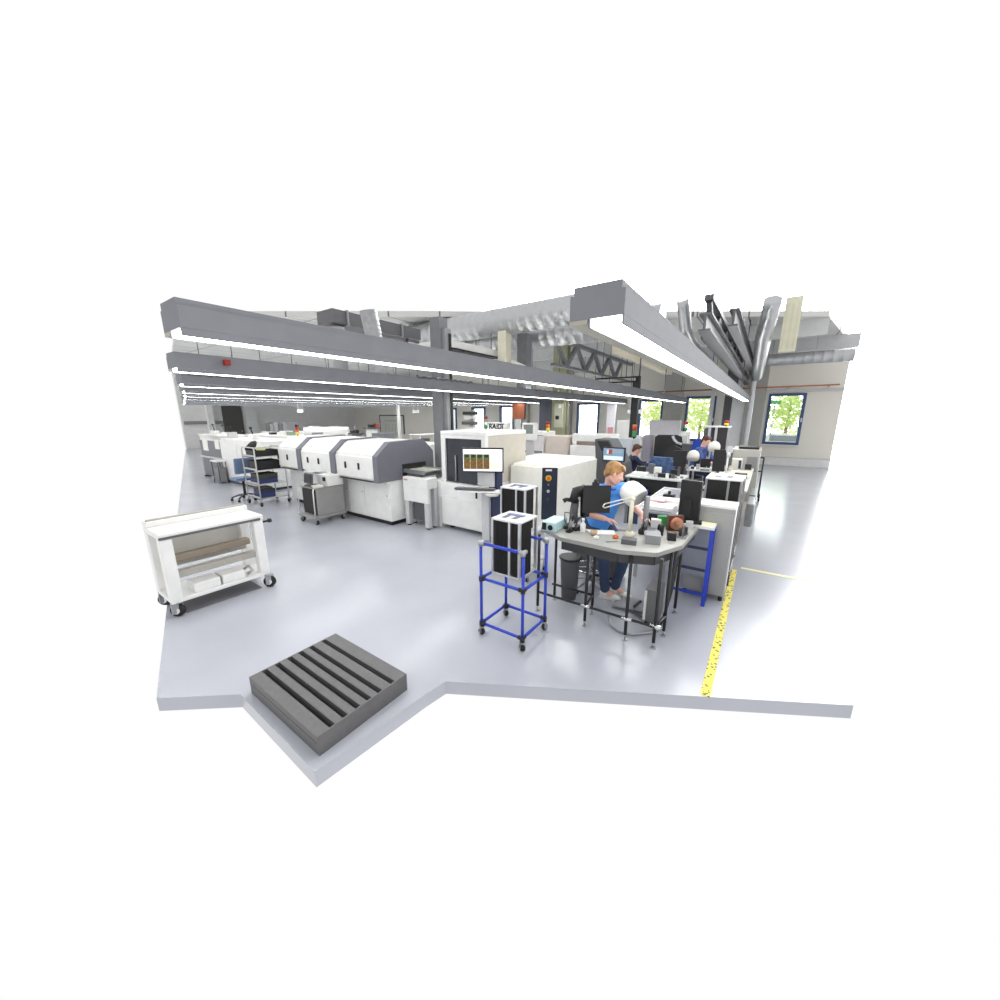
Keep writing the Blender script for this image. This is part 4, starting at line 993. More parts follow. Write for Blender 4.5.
b = B(); b.obox((4.0, 7.58, 0.775), (0.14, 0.16, 0.04)); b.obox((4.0, 7.58, 0.84), (0.03, 0.05, 0.12)); b.ob('stand', MG, t)
t = thing('white_printer', 'white boxy printer at the right on top of the grey cabinet trolley', 'printer', (4.3, 7.4, 0.755))
b = B(); b.box(4.14, 4.49, 7.20, 7.58, 0.755, 0.98, 0.012); b.ob('printer_body', W_, t)
b = B(); b.box(4.12, 4.14, 7.26, 7.34, 0.86, 0.94); b.ob('dark_slot', BK, t)
b = B(); b.box(3.88, 4.05, 7.20, 7.36, 0.755, 0.80, 0.006); tag(b.ob('white_device', W2), 'small white device at the near corner of the grey cabinet trolley', 'device')
b = B(); b.obox((3.885,7.45,0.775), (0.05,0.28,0.02)); tag(b.ob('small_keyboard', DG), 'narrow dark keyboard before the small screen on the grey trolley', 'keyboard')
b = B(); b.tube([(4.0,7.72,1.04),(4.0,7.36,1.06),(4.2,7.3,1.05)], 0.01, 6); b.tube([(4.0,7.72,0.755),(4.0,7.72,1.04)], 0.012, 8); b.box(3.94,4.06,7.4,7.7,1.045,1.065)
tag(b.ob('paper_holder', LG), 'pale flat holder on a thin mast above the small tilted screen', 'holder')

t = thing('low_block', 'dark grey low block added as shade behind the legs of the man in blue', 'cabinet', (4.85, 1.5, 0))
b = B(); b.box(4.70, 5.0, 1.36, 2.05, 0.04, 0.66, 0.01); b.ob('body', DG, t)  # added dark block standing in for shade and dark clutter under the bench
b = B(); b.box(4.688, 4.70, 1.40, 1.70, 0.1, 0.62); b.box(4.688, 4.70, 1.72, 2.02, 0.1, 0.62); b.ob('door', DG, t)
b = B(); b.box(4.74, 4.97, 1.4, 2.0, 0, 0.04); b.ob('plinth', BK, t)

# clutter on the workbench
for k, (x, y, r, h, mm, lb) in enumerate(((4.20,0.80,0.022,0.09,BK,'black jar behind the copper reel, nearest the grey post'),(4.26,0.84,0.018,0.07,BK,'small black jar between the grey post and the white carton'),(4.08,0.78,0.02,0.11,BK,'tall black jar before the grey post'),(3.96,0.90,0.025,0.06,LG,'pale jar right of the cream lamp pole'),(4.50,0.70,0.02,0.10,TQ,'pale turquoise bottle right of the green pouch'),(3.70,1.14,0.03,0.035,OR,'orange solder spool in the middle of the bench'),(3.58,1.30,0.028,0.03,W_,'white tape spool near the front bench edge'))):
    b = B(); b.lathe([(r,0),(r,h*0.75),(r*0.55,h*0.85),(r*0.55,h),(0,h)], (x,y,0.95), 14)
    tag(b.ob('jar', mm), lb, 'jar', 'small jars and spools on the workbench')
t = thing('soldering_iron', 'black soldering iron resting in a wire holder on the bench near the microscope', 'soldering iron', (3.62, 1.62, 0.95))
b = B(); b.box(3.58, 3.66, 1.59, 1.65, 0.95, 0.975, 0.006); b.ob('holder_base', BK, t)
b = B(); b.tube([(3.62,1.62,0.975),(3.60,1.60,1.04),(3.57,1.57,1.10)], [0.014,0.02,0.02], 10); b.ob('wire_holder', ST, t)
b = B(); b.cyl((3.575,1.575,1.09), (3.54,1.54,1.17), 0.011, 0.014, 10); b.ob('handle', BK, t)
t = thing('tweezers', 'steel tweezers lying on the front part of the workbench', 'tweezers', (3.56, 1.12, 0.95))
b = B(); b.bar((3.52,1.18,0.955),(3.60,1.08,0.958),0.006,0.006); b.ob('arm', ST, t)
b = B(); b.bar((3.53,1.185,0.955),(3.60,1.08,0.958),0.006,0.006); b.ob('arm', ST, t)
b = B(); b.prism([(3.62,1.02),(3.74,0.92),(3.82,1.02),(3.70,1.12)], 'z', 0.95, 0.9525)
tag(b.ob('work_sheet', M('green_board', (150,170,150), 0.6)), 'pale green circuit sheet lying before the cream lamp pole', 'sheet')
# ================================================================== right-hand bench row
def bench(name, label, x0, x1, y0, y1, z, top, leg, shelf=None, mod=None):
    t = thing(name, label, 'bench', ((x0+x1)/2, (y0+y1)/2, 0))
    b = B(); b.box(x0, x1, y0, y1, z-0.035, z, 0.005); b.ob('bench_top', top, t)
    for x in (x0+0.05, x1-0.05):
        for y in (y0+0.05, y1-0.05):
            b = B(); b.box(x-0.022, x+0.022, y-0.022, y+0.022, 0, z-0.035); b.ob('leg', leg, t)
    if shelf:
        b = B(); b.box(x0+0.03, x1-0.03, y0+0.03, y1-0.03, shelf, shelf+0.03); b.ob('lower_shelf', leg, t)
    if mod:
        b = B(); b.box(x0+0.08, x0+0.55, y0+0.08, y1-0.08, 0.1 if not shelf else shelf+0.03, z-0.05); b.ob('drawer_unit', mod, t)
    return t
GTOP = M('grey_glass_top', (150, 152, 160), 0.2)
t = bench('test_bench', 'long grey topped bench with a pale edge between the two men', 5.0, 6.75, 0.80, 1.30, 0.97, GTOP, LG, 0.3)
b = B(); b.box(4.98, 6.77, 0.78, 0.80, 0.94, 0.985); b.box(4.98, 6.77, 1.30, 1.32, 0.94, 0.985); b.box(6.75, 6.77, 0.80, 1.30, 0.94, 0.985); b.ob('edge_trim', W_, t)
b = B()
for k in range(7):
    x = 5.05+k*0.11; b.box(x, x+0.11, 0.86, 1.24, 0.97+0.005, 1.0+0.018*math.sin(k*1.7)+0.02)
bmesh.ops.remove_doubles(b.bm, verts=b.bm.verts, dist=0.03)
tag(b.ob('white_cloth', M('white_cloth', (238, 236, 234), 0.9)), 'rumpled white cloth on the near end of the grey topped bench', 'cloth')
b = B(); b.box(5.28, 5.5, 1.02, 1.2, 1.045, 1.06); tag(b.ob('pink_wrap', M('pale_pink_sheet', (242, 190, 196), 0.8)), 'pale pink wrapping on the white cloth', 'wrapping')
b = B(); b.box(5.9, 6.0, 1.0, 1.16, 0.97, 1.03, 0.01); b.cyl((5.95,1.08,1.03),(5.95,1.08,1.08),0.02); tag(b.ob('black_fixture', BK), 'small black fixture on the far end of the grey topped bench', 'fixture')
bench('glass_bench', 'bench with pale top and dark blue crates below, facing the man across the aisle', 7.55, 8.3, 1.18, 2.22, 1.0, M('pale_bench_top', (216,218,216), 0.35), STEELG)
for i, (y0, y1, mm, lb) in enumerate(((1.75, 2.15, NB, 'navy crate under the pale bench, farther left'), (1.25, 1.7, BK, 'black crate under the pale bench, nearer the aisle'))):
    tray(7.65, 8.15, y0, y1, 0.0, 0.62, mm, lb, 'crate', 'crate')
b = B(); b.box(7.70, 8.2, 1.22, 2.18, 0.64, 0.93, 0.008); tag(b.ob('drawer_unit', BK), 'black drawer unit hung under the pale bench behind the slim boxes', 'drawer unit')
for k in range(6):
    smallbox('component_box', (7.62, 1.80+0.055*k, 0.62), (0.05, 0.045, 0.12+0.03*(k%3)), [BL, LG, BT, W_, BL, LG][k], ['blue slim box first from the right in the row under the pale bench','grey slim box second from the right in the row under the pale bench','dark blue slim box third from the right under the pale bench','white slim box in the middle of the row under the pale bench','blue slim box second from the left in the row under the pale bench','grey slim box at the left end of the row under the pale bench'][k], 'box', 0, 'slim boxes under the pale bench')
b = B(); b.box(7.58, 7.62, 1.78, 2.18, 0.56, 0.62)
tag(b.ob('box_ledge', ST), 'thin steel ledge carrying the slim boxes under the pale bench', 'ledge')
def desk_monitor(x, y, z, w, h, label, rz=0.0, mat=BK, stand=0.1, scr=None):
    t = thing('monitor', label, 'monitor', (x, y, z))
    b = B(); b.obox((x, y, z+stand+h/2), (0.03, w, h), rz=rz); b.ob('panel', mat, t)
    b = B(); b.obox((x+0.02, y, z+stand/2+0.06), (0.03, 0.05, stand+0.1), rz=rz); b.obox((x, y, z+0.008), (0.14, 0.18, 0.016), rz=rz); b.ob('stand', DG, t)
    if scr:
        b = B(); b.obox((x-0.017*math.cos(rz), y-0.017*math.sin(rz), z+stand+h/2), (0.006, w*0.88, h*0.86), rz=rz); b.ob('screen', scr, t)
    return t
desk_monitor(7.85, 1.30, 1.0, 0.22, 0.30, 'black screen on a thin stand on the pale bench', 0.2, BK, 0.22)
smallbox('black_device', (7.75, 1.55, 1.0), (0.14, 0.3, 0.07), BK, 'low black device lying on the pale bench', 'device')
smallbox('white_tray', (7.75, 1.98, 1.0), (0.2, 0.28, 0.06), W_, 'white tray at the left end of the pale bench', 'tray')
smallbox('white_carton', (7.95, 1.70, 1.0), (0.12, 0.12, 0.16), W_, 'white carton in the middle of the pale bench', 'carton')
for k in range(5):
    smallbox('component', (7.66+0.05*(k%2), 1.26+0.1*k, 1.0), (0.05, 0.05, 0.05+0.02*(k%3)), [W_, DG, PAPER, BK, LG][k], ['small white part nearest the aisle on the pale bench','small dark grey part on the pale bench edge','small cream part on the pale bench','small black part near the middle of the pale bench front','small grey part farthest left along the pale bench front'][k], 'part')
# jacket on chair
t = thing('office_chair', 'chair with a blue grey denim jacket over its back beyond the pale bench', 'office chair', (8.9, 1.85, 0))
b = B(); b.box(8.72, 9.16, 1.62, 2.04, 0.58, 0.65, 0.03); b.ob('seat', DF, t)
b = B(); b.box(8.66, 8.72, 1.60, 2.02, 0.68, 1.22, 0.025); b.ob('backrest', DF, t)
b = B(); b.cyl((8.94,1.83,0.1), (8.94,1.83,0.58), 0.03)
for k in range(5):
    a = 2*PI*k/5; b.tube([(8.94,1.83,0.12),(8.94+0.28*math.cos(a),1.83+0.28*math.sin(a),0.03)], 0.025, 6)
b.ob('base', BK, t)
b = B(); b.prism([(1.56,0.9),(1.50,1.12),(1.60,1.28),(1.98,1.29),(2.06,1.15),(2.03,0.95),(1.8,0.92)], 'x', 8.60, 8.655)
b.prism([(1.60,1.24),(1.98,1.25),(1.98,1.29),(1.60,1.28)], 'x', 8.655, 8.78)
tag(b.ob('denim_jacket', M('denim', (84, 110, 152), 0.9, rgb2=(58, 78, 116), scale=12)), 'blue grey denim jacket hung over the office chair back', 'jacket')
# black screen partition & chair
t = thing('black_partition', 'large black curved-top partition screen in front of the second window', 'partition', (11.5, 2.2, 0))
b = B(); b.prism([(2.62,0.05),(2.62,1.56),(2.54,1.62),(2.05,1.63),(1.92,1.58),(1.88,1.4),(1.88,0.05)], 'x', 11.5, 11.56); b.ob('screen_panel', BK, t)
b = B(); b.tube([(11.47,2.15,1.60),(11.47,2.10,1.50),(11.47,2.02,1.42),(11.47,1.90,1.38)], 0.035, 8); b.ob('pale_hose', LG, t)
b = B(); b.box(11.4, 11.66, 1.9, 1.96, 0, 0.05); b.box(11.4, 11.66, 2.4, 2.46, 0, 0.05); b.ob('foot', DG, t)
t = thing('office_chair', 'black high-backed chair in front of the black partition', 'office chair', (9.7, 1.75, 0))
b = B(); b.prism([(1.50,0.70),(1.45,1.15),(1.55,1.40),(1.72,1.48),(1.88,1.42),(1.97,1.15),(1.93,0.70)], 'x', 9.55, 9.63); b.ob('backrest', DF, t)
b = B(); b.box(9.60, 10.0, 1.50, 1.94, 0.58, 0.66, 0.03); b.ob('seat', DF, t)
b = B(); b.cyl((9.8,1.72,0.1), (9.8,1.72,0.58), 0.03)
for k in range(5):
    a = 2*PI*k/5+0.3; b.tube([(9.8,1.72,0.12),(9.8+0.28*math.cos(a),1.72+0.28*math.sin(a),0.03)], 0.025, 6)
b.ob('base', BK, t)
# far bench of persons
bench('work_table', 'cluttered white work table of the far person in blue', 9.6, 10.45, 0.85, 1.44, 0.95, W_, LG, 0.3)
def dome_lamp(x, y, z0, z, label, rz=0.0):
    t = thing('magnifier_lamp', label, 'lamp', (x, y, z0))
    b = B(); b.lathe([(0.12,-0.10),(0.13,-0.03),(0.12,0.04),(0.09,0.09),(0.04,0.12),(0,0.122)], (x,y,z), 20, rot=Matrix.Rotation(0.4, 3, 'Y')); b.ob('dome', W2, t)
    b = B(); b.tube([(x+0.02,y+0.08,z0+0.02),(x+0.02,y+0.08,z-0.1),(x+0.01,y+0.08,z-0.02)], 0.016, 8); b.cyl((x+0.02,y+0.08,z0),(x+0.02,y+0.08,z0+0.03),0.04); b.ob('arm', LG, t)
    return t
dome_lamp(10.1, 0.97, 0.95, 1.46, 'white domed lamp before the far person in blue')
dome_lamp(9.62, 1.32, 0.95, 1.27, 'second white domed lamp, left of the hanging blue jacket')
b = B(); b.prism([(1.30,1.02),(1.26,1.3),(1.30,1.52),(1.40,1.56),(1.50,1.5),(1.54,1.2),(1.48,1.02)], 'x', 11.42, 11.48)
hung = thing('work_jacket', 'bright blue work jacket hanging on a stand left of the far person', 'jacket', (11.5, 1.5, 0)); [setattr(v.co, 'y', v.co.y*1.07) for v in b.bm.verts]; b.ob('jacket_cloth', M('royal_blue_cloth', (40, 70, 170), 0.9), hung)
b = B(); b.tube([(11.52,1.50,0.0),(11.52,1.50,1.62)], 0.012, 8); b.tube([(11.52,1.50,1.58),(11.46,1.50,1.55)], 0.01, 6); b.cyl((11.52,1.50,0),(11.52,1.50,0.02),0.14); b.ob('stand', DG, hung)
desk_monitor(9.66, 1.06, 0.95, 0.2, 0.2, 'small black screen on the far white work table', 0.2, BK, 0.06)
for k in range(6):
    smallbox('component', (9.66+0.02*k, 0.95+0.13*k if k != 1 and k != 3 else 0.93+0.13*k, 0.95), (0.06, 0.07, 0.05+0.035*(k%3)), [W_, PAPER, LG, BK, W2, DG][k], ['white part at the aisle end of the far work table','cream part beside the small black screen','grey part on the far work table edge','black part on the far work table edge','off-white part on the far work table under the lamp','dark grey part at the left end of the far work table'][k], 'part')
# black equipment rack in the middle of the row
desk_monitor(8.0, 0.66, 1.02, 0.2, 0.40, 'upright black instrument panel on the bench row beside the dark rack', 0.15, BK, 0.14)
t = thing('inspection_scope', 'inspection scope on a white mast with spiral cable in the bench row', 'microscope', (7.6, 0.5, 1.02))
b = B(); b.cyl((7.6,0.5,1.02),(7.6,0.5,1.62),0.014); b.ob('mast', W_, t)
b = B(); b.obox((7.58,0.49,1.60),(0.07,0.09,0.10)); b.cyl((7.56,0.49,1.55),(7.53,0.49,1.48),0.028); b.ob('camera_head', LG, t)
b = B(); b.obox((7.62,0.47,1.035),(0.2,0.16,0.03)); b.ob('foot', BK, t)
b = B(); b.tube([(7.55+0.02*math.cos(k*0.9),0.44+0.03*math.sin(k*0.9),1.16+0.005*k) for k in range(28)], 0.006, 6); b.tube([(7.57,0.44,1.16),(7.6,0.45,1.05)], 0.006, 6); b.ob('spiral_cable', W_, t)
bench('long_bench', 'long bench with white top running along the aisle behind the black rack', 6.95, 10.0, 0.14, 0.76, 1.02, M('aisle_bench_top', (204,200,192), 0.45), M('bench_leg_beige', (170,168,160), 0.5), 0.25, GB)
smallbox('grey_cover', (7.2, 0.56, 1.02), (0.4, 0.3, 0.05), MG, 'grey soft cover lying at the near end of the long aisle bench', 'cover')
smallbox('grey_cover_box', (7.2, 0.56, 1.07), (0.16, 0.18, 0.12), LG, 'pale grey box on the soft cover of the long aisle bench', 'box')
smallbox('cream_sheet', (8.9, 0.36, 1.02), (0.9, 0.36, 0.012), M('cream_sheet', (240, 230, 206), 0.7), 'cream board lying on the far half of the long aisle bench', 'board')
# black-faced instrument with blue side
t = thing('bench_instrument', 'pale instrument with a round lens and navy side on the bench row', 'instrument', (9.75, 0.52, 1.02))
b = B(); b.box(9.62, 9.9, 0.36, 0.70, 1.02, 1.24, 0.01); b.ob('case', W2, t)
b = B(); b.cyl((9.60,0.62,1.12),(9.62,0.62,1.12),0.05); b.ob('lens', BK, t)
b = B(); b.box(9.615, 9.62, 0.37, 0.42, 1.04, 1.22); b.ob('side_strip', NB, t)
desk_monitor(9.3, 0.60, 1.02, 0.14, 0.30, 'slim dark screen standing on the bench row in front of the pale column', 0.1, DG, 0.12)
t = thing('aisle_cabinet', 'pale metal cabinet with dark grille standing at the far end of the aisle benches', 'cabinet', (10.8, 0.3, 0))
b = B(); b.box(10.3, 11.3, 0.06, 0.62, 0.0, 1.40, 0.01); b.ob('body', M('pale_olive_grey', (186,186,178), 0.45), t)
b = B(); b.box(10.29, 10.30, 0.10, 0.30, 0.9, 1.25); b.ob('grille', MG, t)
b = B(); b.box(10.5, 11.0, 0.10, 0.5, 1.40, 1.45); b.ob('lid', BK, t)
for i, (x0, x1) in enumerate(((7.05, 7.75), (7.9, 8.7))):
    b = B(); b.box(x0, x1, 0.02, 0.12, 0.42, 0.80, 0.01); 
    for k in range(3): b.box(x0+0.06+k*0.2, x0+0.2+k*0.2, 0.012, 0.02, 0.46, 0.76)
    tag(b.ob('hanging_bin', [GALV, MG][i]), ['galvanised bin hooked on the aisle side of the long bench, nearer', 'grey bin hooked on the aisle side of the long bench, farther'][i], 'bin')
t = thing('hand_truck', 'black tubular hand truck leaning upright at the far end of the aisle', 'hand truck', (11.8, -0.02, 0))
b = B(); b.tube([(11.55,-0.02,0.1),(11.75,-0.02,0.75),(11.85,-0.02,1.1)], 0.02, 8); b.tube([(11.55,0.22,0.1),(11.75,0.22,0.75),(11.85,0.22,1.1),(11.85,-0.02,1.1)], 0.02, 8); b.cyl((11.75,-0.02,0.75),(11.75,0.22,0.75),0.018)
b.ob('frame', BK, t)
b = B(); b.cyl((11.58,-0.06,0.1),(11.58,-0.02,0.1),0.1); b.cyl((11.58,0.22,0.1),(11.58,0.26,0.1),0.1); b.ob('wheel', RB, t)
b = B(); b.box(11.3, 11.55, -0.02, 0.22, 0.0, 0.015); b.ob('toe_plate', ST, t)
# far machines against the window wall
t = thing('dark_rack', 'tall dark equipment rack with pale posts below the ceiling beams', 'rack', (12.3, 1.25, 0))
b = B(); b.box(12.0, 12.6, 0.88, 1.25, 0, 1.84); b.ob('dark_body', M('rack_black', (50,46,50), 0.5), t)
b = B(); b.box(11.97, 12.0, 1.12, 1.18, 0, 1.84); b.box(11.97, 12.0, 1.28, 1.34, 0, 1.84); b.ob('pale_post', LG, t)
b = B(); b.box(12.0, 12.6, 1.36, 1.46, 0, 1.80); b.ob('side_post', DG, t)
b = B(); b.box(11.95, 12.65, 0.84, 1.5, 1.84, 1.87); b.ob('top_rail', W_, t)
stack_light(12.3, 0.95, 1.87, 'small signal lamp in red and yellow on the dark rack', [YL, RD], 0.07, 0.05, 0.02)
t = thing('wall_cabinet', 'white narrow cabinet standing between the second and third windows', 'cabinet', (20.2, 4.1, 0))
b = B(); b.box(19.9, 20.25, 3.45, 4.85, 0.0, 1.90, 0.01); b.ob('body', M('lilac_white_cabinet', (232,228,234), 0.5), t)
b = B(); b.box(19.885, 19.9, 3.5, 4.13, 0.05, 1.85, 0.004); b.box(19.885, 19.9, 4.17, 4.8, 0.05, 1.85, 0.004); b.ob('door', M('lilac_white_door', (236,232,238), 0.5), t)
stack_light(16.0, 2.55, 1.55, 'slender signal tower in green and red in front of the second window', [GN, W_, RD], 0.12, 0.06, 0.02)
t = thing('machine_column', 'slim white machine body under the slender signal tower', 'machine', (16.0, 2.55, 0))
b = B(); b.box(15.8, 16.2, 2.40, 2.72, 0, 1.55, 0.01); b.ob('body', W_, t)
b = B(); b.box(15.785, 15.8, 2.45, 2.67, 0.8, 1.4); b.ob('panel', LG, t)
for i, (x, y0, y1, h, mm, lb) in enumerate(((14.5, 3.4, 3.7, 1.45, M('mauve_grey', (150,146,158), 0.5), 'mauve grey narrow cabinet beside the white shelf under the third window'), (14.6, 3.75, 4.1, 1.40, W_, 'white narrow cabinet left of the mauve one under the third window'), (14.4, 3.0, 3.3, 1.42, M('olive_cabinet', (150,150,130), 0.5), 'olive narrow cabinet right of the mauve one under the third window'))):
    t = thing('narrow_cabinet', lb, 'cabinet', (x, (y0+y1)/2, 0))
    b = B(); b.box(x, x+0.4, y0, y1, 0, h, 0.01); b.ob('body', mm, t)
    b = B(); b.box(x-0.012, x, y0+0.03, y1-0.03, 0.1, h-0.06, 0.003); b.ob('door', mm, t)
# ---- white wall board pillars of papers between 4th and 3rd windows
b = B(); b.box(16.9, 16.96, 5.6, 6.0, 0.9, 2.65); tag(b.ob('notice_board', M('notice_white', (238,236,240), 0.6)), 'tall white notice board with a pink note left of the black post', 'notice board')
b = B(); b.box(16.885, 16.9, 5.68, 5.92, 1.3, 1.62); tag(b.ob('pink_note', M('pink_note', (236,170,176), 0.8)), 'pink note pinned on the tall white notice board', 'note')
b = B(); b.box(16.9, 16.96, 4.95, 5.5, 0.9, 1.95); tag(b.ob('white_board', W_), 'plain white board panel right of the tall notice board', 'board')
b = B(); b.box(16.9, 16.97, 4.95, 6.0, 0.0, 0.9); tag(b.ob('board_stand', LG), 'pale low screen carrying the white notice boards', 'screen')

# ================================================================== far left and middle background
t = thing('white_machine', 'tall white machine behind the blue office chair at the far left', 'machine', (5.3, 13.3, 0))
b = B(); b.box(4.85, 5.9, 11.6, 14.6, 0.08, 1.36, 0.015); b.box(4.86, 5.9, 11.6, 14.5, 1.36, 1.44, 0.01); b.ob('body', W_, t)
b = B(); b.box(4.90, 5.8, 11.7, 14.5, 0.0, 0.08); b.ob('plinth', DG, t)
b = B(); b.box(4.835, 4.85, 12.3, 13.3, 0.12, 1.25, 0.004); b.box(4.835, 4.85, 13.34, 14.4, 0.12, 1.25, 0.004); b.ob('door', W_, t)
t = thing('grey_partition', 'slate grey partition with white paper sheets at the far left edge', 'partition', (4.95, 15.7, 0))
b = B(); b.box(4.92, 4.98, 14.75, 16.6, 0.06, 1.30); b.ob('panel', M('partition_grey', (128,128,136), 0.7), t)
b = B(); b.box(4.88, 5.0, 14.75, 16.6, 0.70, 0.76); b.ob('ledge', LG, t)
b = B(); b.box(4.85, 5.05, 14.8, 14.86, 0, 0.06); b.box(4.85, 5.05, 16.4, 16.46, 0, 0.06); b.ob('foot', DG, t)
b = B(); b.box(4.905, 4.92, 15.85, 16.3, 0.95, 1.32); tag(b.ob('paper_sheet', PAPER), 'white paper sheet on the slate partition at the far left edge', 'paper')
b = B(); b.box(4.905, 4.92, 14.85, 15.2, 1.05, 1.36); tag(b.ob('paper_sheet', PAPER), 'white paper sheet at the right end of the slate partition', 'paper')
t = thing('low_block', 'low white cabinet row behind the slate partition at the far left', 'cabinet', (5.7, 15.8, 0))
b = B(); b.box(5.3, 6.1, 14.9, 17.8, 0, 1.42, 0.01); b.ob('body', W_, t)
b = B(); b.box(5.25, 6.12, 14.85, 17.8, 1.42, 1.46); b.ob('top', W_, t)
t = thing('small_machine', 'small open machine with a pale table beside the slate partition', 'machine', (4.75, 14.45, 0))
b = B(); b.box(4.55, 4.83, 14.2, 14.75, 0.70, 0.74); b.ob('table', W_, t)
b = B(); b.box(4.6, 4.8, 14.25, 14.7, 0.05, 0.5); b.ob('mechanism', M('grey_mechanism', (140,140,140), 0.5, var=0.2, scale=8), t)
for x, y in ((4.58,14.23),(4.8,14.23),(4.58,14.72),(4.8,14.72)):
    b = B(); b.cyl((x,y,0),(x,y,0.7),0.015,n=8); b.ob('leg', DG, t)
# row of machines behind the oven
def machine(x0, x1, y0, y1, h, label, mat=W_, extra=None, name='white_machine'):
    t = thing(name, label, 'machine', ((x0+x1)/2, (y0+y1)/2, 0))
    b = B(); b.box(x0, x1, y0, y1, 0.08, h, 0.015); b.ob('body', mat, t)
    b = B(); b.box(x0+0.05, x1-0.05, y0+0.05, y1-0.05, 0, 0.08); b.ob('plinth', DG, t)
    b = B(); b.box(x0+0.08, x1-0.08, y0-0.012, y0, 0.2, h-0.1, 0.003); b.ob('door', mat, t)
    return t
machine(6.3, 7.4, 6.7, 9.3, 1.46, 'white machine body behind the nearest oven hood')
machine(6.2, 7.3, 9.6, 12.6, 1.50, 'white machine body behind the middle oven hood')
machine(6.4, 7.6, 13.2, 16.5, 1.45, 'white machine body behind the far oven hood')
machine(8.2, 9.4, 17.2, 19.5, 1.40, 'far white machine below the stacked grey bins')
machine(9.6, 10.9, 10.4, 13.6, 1.10, 'low white machine left of the grey column far behind the oven')
machine(9.0, 10.0, 8.0, 9.9, 1.16, 'low white machine just left of the grey column')
t = thing('roll_hood', 'white rounded hood lying along the machine behind the middle oven hood', 'hood', (6.7, 10.9, 1.5))
b = B(); b.tube([(6.0,11.45,1.66),(7.15,10.9,1.66)], 0.15, 18); b.ob('hood_shell', W_, t)
b = B(); b.obox((6.2,11.05,1.62),(0.3,0.04,0.08), rz=-0.45); b.ob('vent', MG, t)
b = B(); b.obox((6.6,11.16,1.51),(1.1,0.2,0.03), rz=-0.45); b.ob('cradle', W2, t)
def crt(x, y, z, label, mat, s=0.24):
    t = thing('desk_monitor', label, 'monitor', (x, y, z))
    b = B(); b.box(x, x+s*1.1, y-s/2, y+s/2, z+0.04, z+s+0.04, 0.03); b.ob('shell', mat, t)
    b = B(); b.box(x-0.008, x, y-s*0.38, y+s*0.38, z+0.08, z+s); b.ob('screen', BK, t)
    b = B(); b.box(x+0.05, x+s*0.8, y-s*0.3, y+s*0.3, z, z+0.04); b.ob('foot', mat, t)
crt(6.5, 12.0, 1.81-0.31, 'white boxy screen farther left behind the rounded hood', W_, 0.28)
crt(7.0, 11.65, 1.50, 'cream boxy screen to the right behind the rounded hood', M('yellowed_cream', (214,210,180), 0.5), 0.26)
b = B(); b.box(6.42, 6.8, 8.25, 8.75, 1.46, 1.70, 0.01); tag(b.ob('grey_box', M('blue_grey_box', (112,116,122), 0.6)), 'slate grey box on the white machine behind the nearest oven hood', 'box')
b = B(); b.box(6.5, 6.7, 8.85, 9.1, 1.46, 1.80, 0.01); tag(b.ob('white_column_box', W_), 'narrow upright white box left of the slate grey box', 'box')
b = B(); b.box(6.48, 6.78, 8.95, 9.2, 1.80, 1.87, 0.01) if False else b.box(6.44, 6.8, 8.82, 9.15, 1.80, 1.84); tag(b.ob('dark_tray', DG), 'dark flat tray on the narrow upright white box', 'tray')
b = B(); b.box(6.5, 6.62, 8.88, 9.0, 1.84, 1.92); tag(b.ob('black_camera', BK), 'small black camera block on the dark flat tray', 'camera')
b = B(); b.box(6.66, 6.76, 8.84, 8.98, 1.84, 1.94); tag(b.ob('red_box', M('brick_red', (160,70,60), 0.6)), 'brick red box beside the small black camera block', 'box')
t = thing('instrument_stack', 'stack of dark and grey instruments behind the middle oven hood', 'instruments', (6.9, 10.05, 1.5))
b = B(); b.box(6.7, 7.1, 9.85, 10.3, 1.50, 1.58); b.ob('lower_unit', MG, t)
b = B(); b.box(6.72, 7.05, 9.9, 10.3, 1.60, 1.64); b.box(6.8, 7.0, 10.0, 10.2, 1.58, 1.60); b.ob('shelf_plate', DG, t)
b = B(); b.box(6.74, 6.84, 9.9, 10.02, 1.64, 1.74); b.box(6.74, 6.84, 10.06, 10.2, 1.64, 1.72); b.ob('meter', BK, t)
b = B(); b.cyl((6.8,10.04,1.64),(6.8,10.04,1.86),0.008); b.ob('mast', LG, t)
stack_light(6.9, 13.6, 1.45, 'signal tower with black and red top behind the far oven hood', [YL, OR, RD, BK], 0.09, 0.05, 0.03)
for k in range(5):
    smallbox('grey_bin', (8.6, 17.45+0.42*k, 1.40), (0.5, 0.36, 0.42-0.06*(k%2)), [MG, DG, GALV, MG, DG][k], ['mid grey bin nearest in the far row of stacked bins','dark bin second in the far row of stacked bins','galvanised bin in the middle of the far row','mid grey bin fourth in the far row','dark bin last in the far row, by the white pillar'][k], 'bin', 0, 'grey bins on the far machine')
smallbox('white_device', (7.0, 14.6, 1.45), (0.3, 0.4, 0.14), W_, 'white device on the machine behind the far oven hood', 'device')
smallbox('dark_device', (6.8, 15.2, 1.45), (0.2, 0.2, 0.08), BK, 'small dark device left of the white device behind the far hood', 'device')
smallbox('green_device', (6.9, 14.05, 1.45), (0.2, 0.25, 0.12), M('sage_green', (140,160,140), 0.6), 'sage green device between the signal tower and white device', 'device')
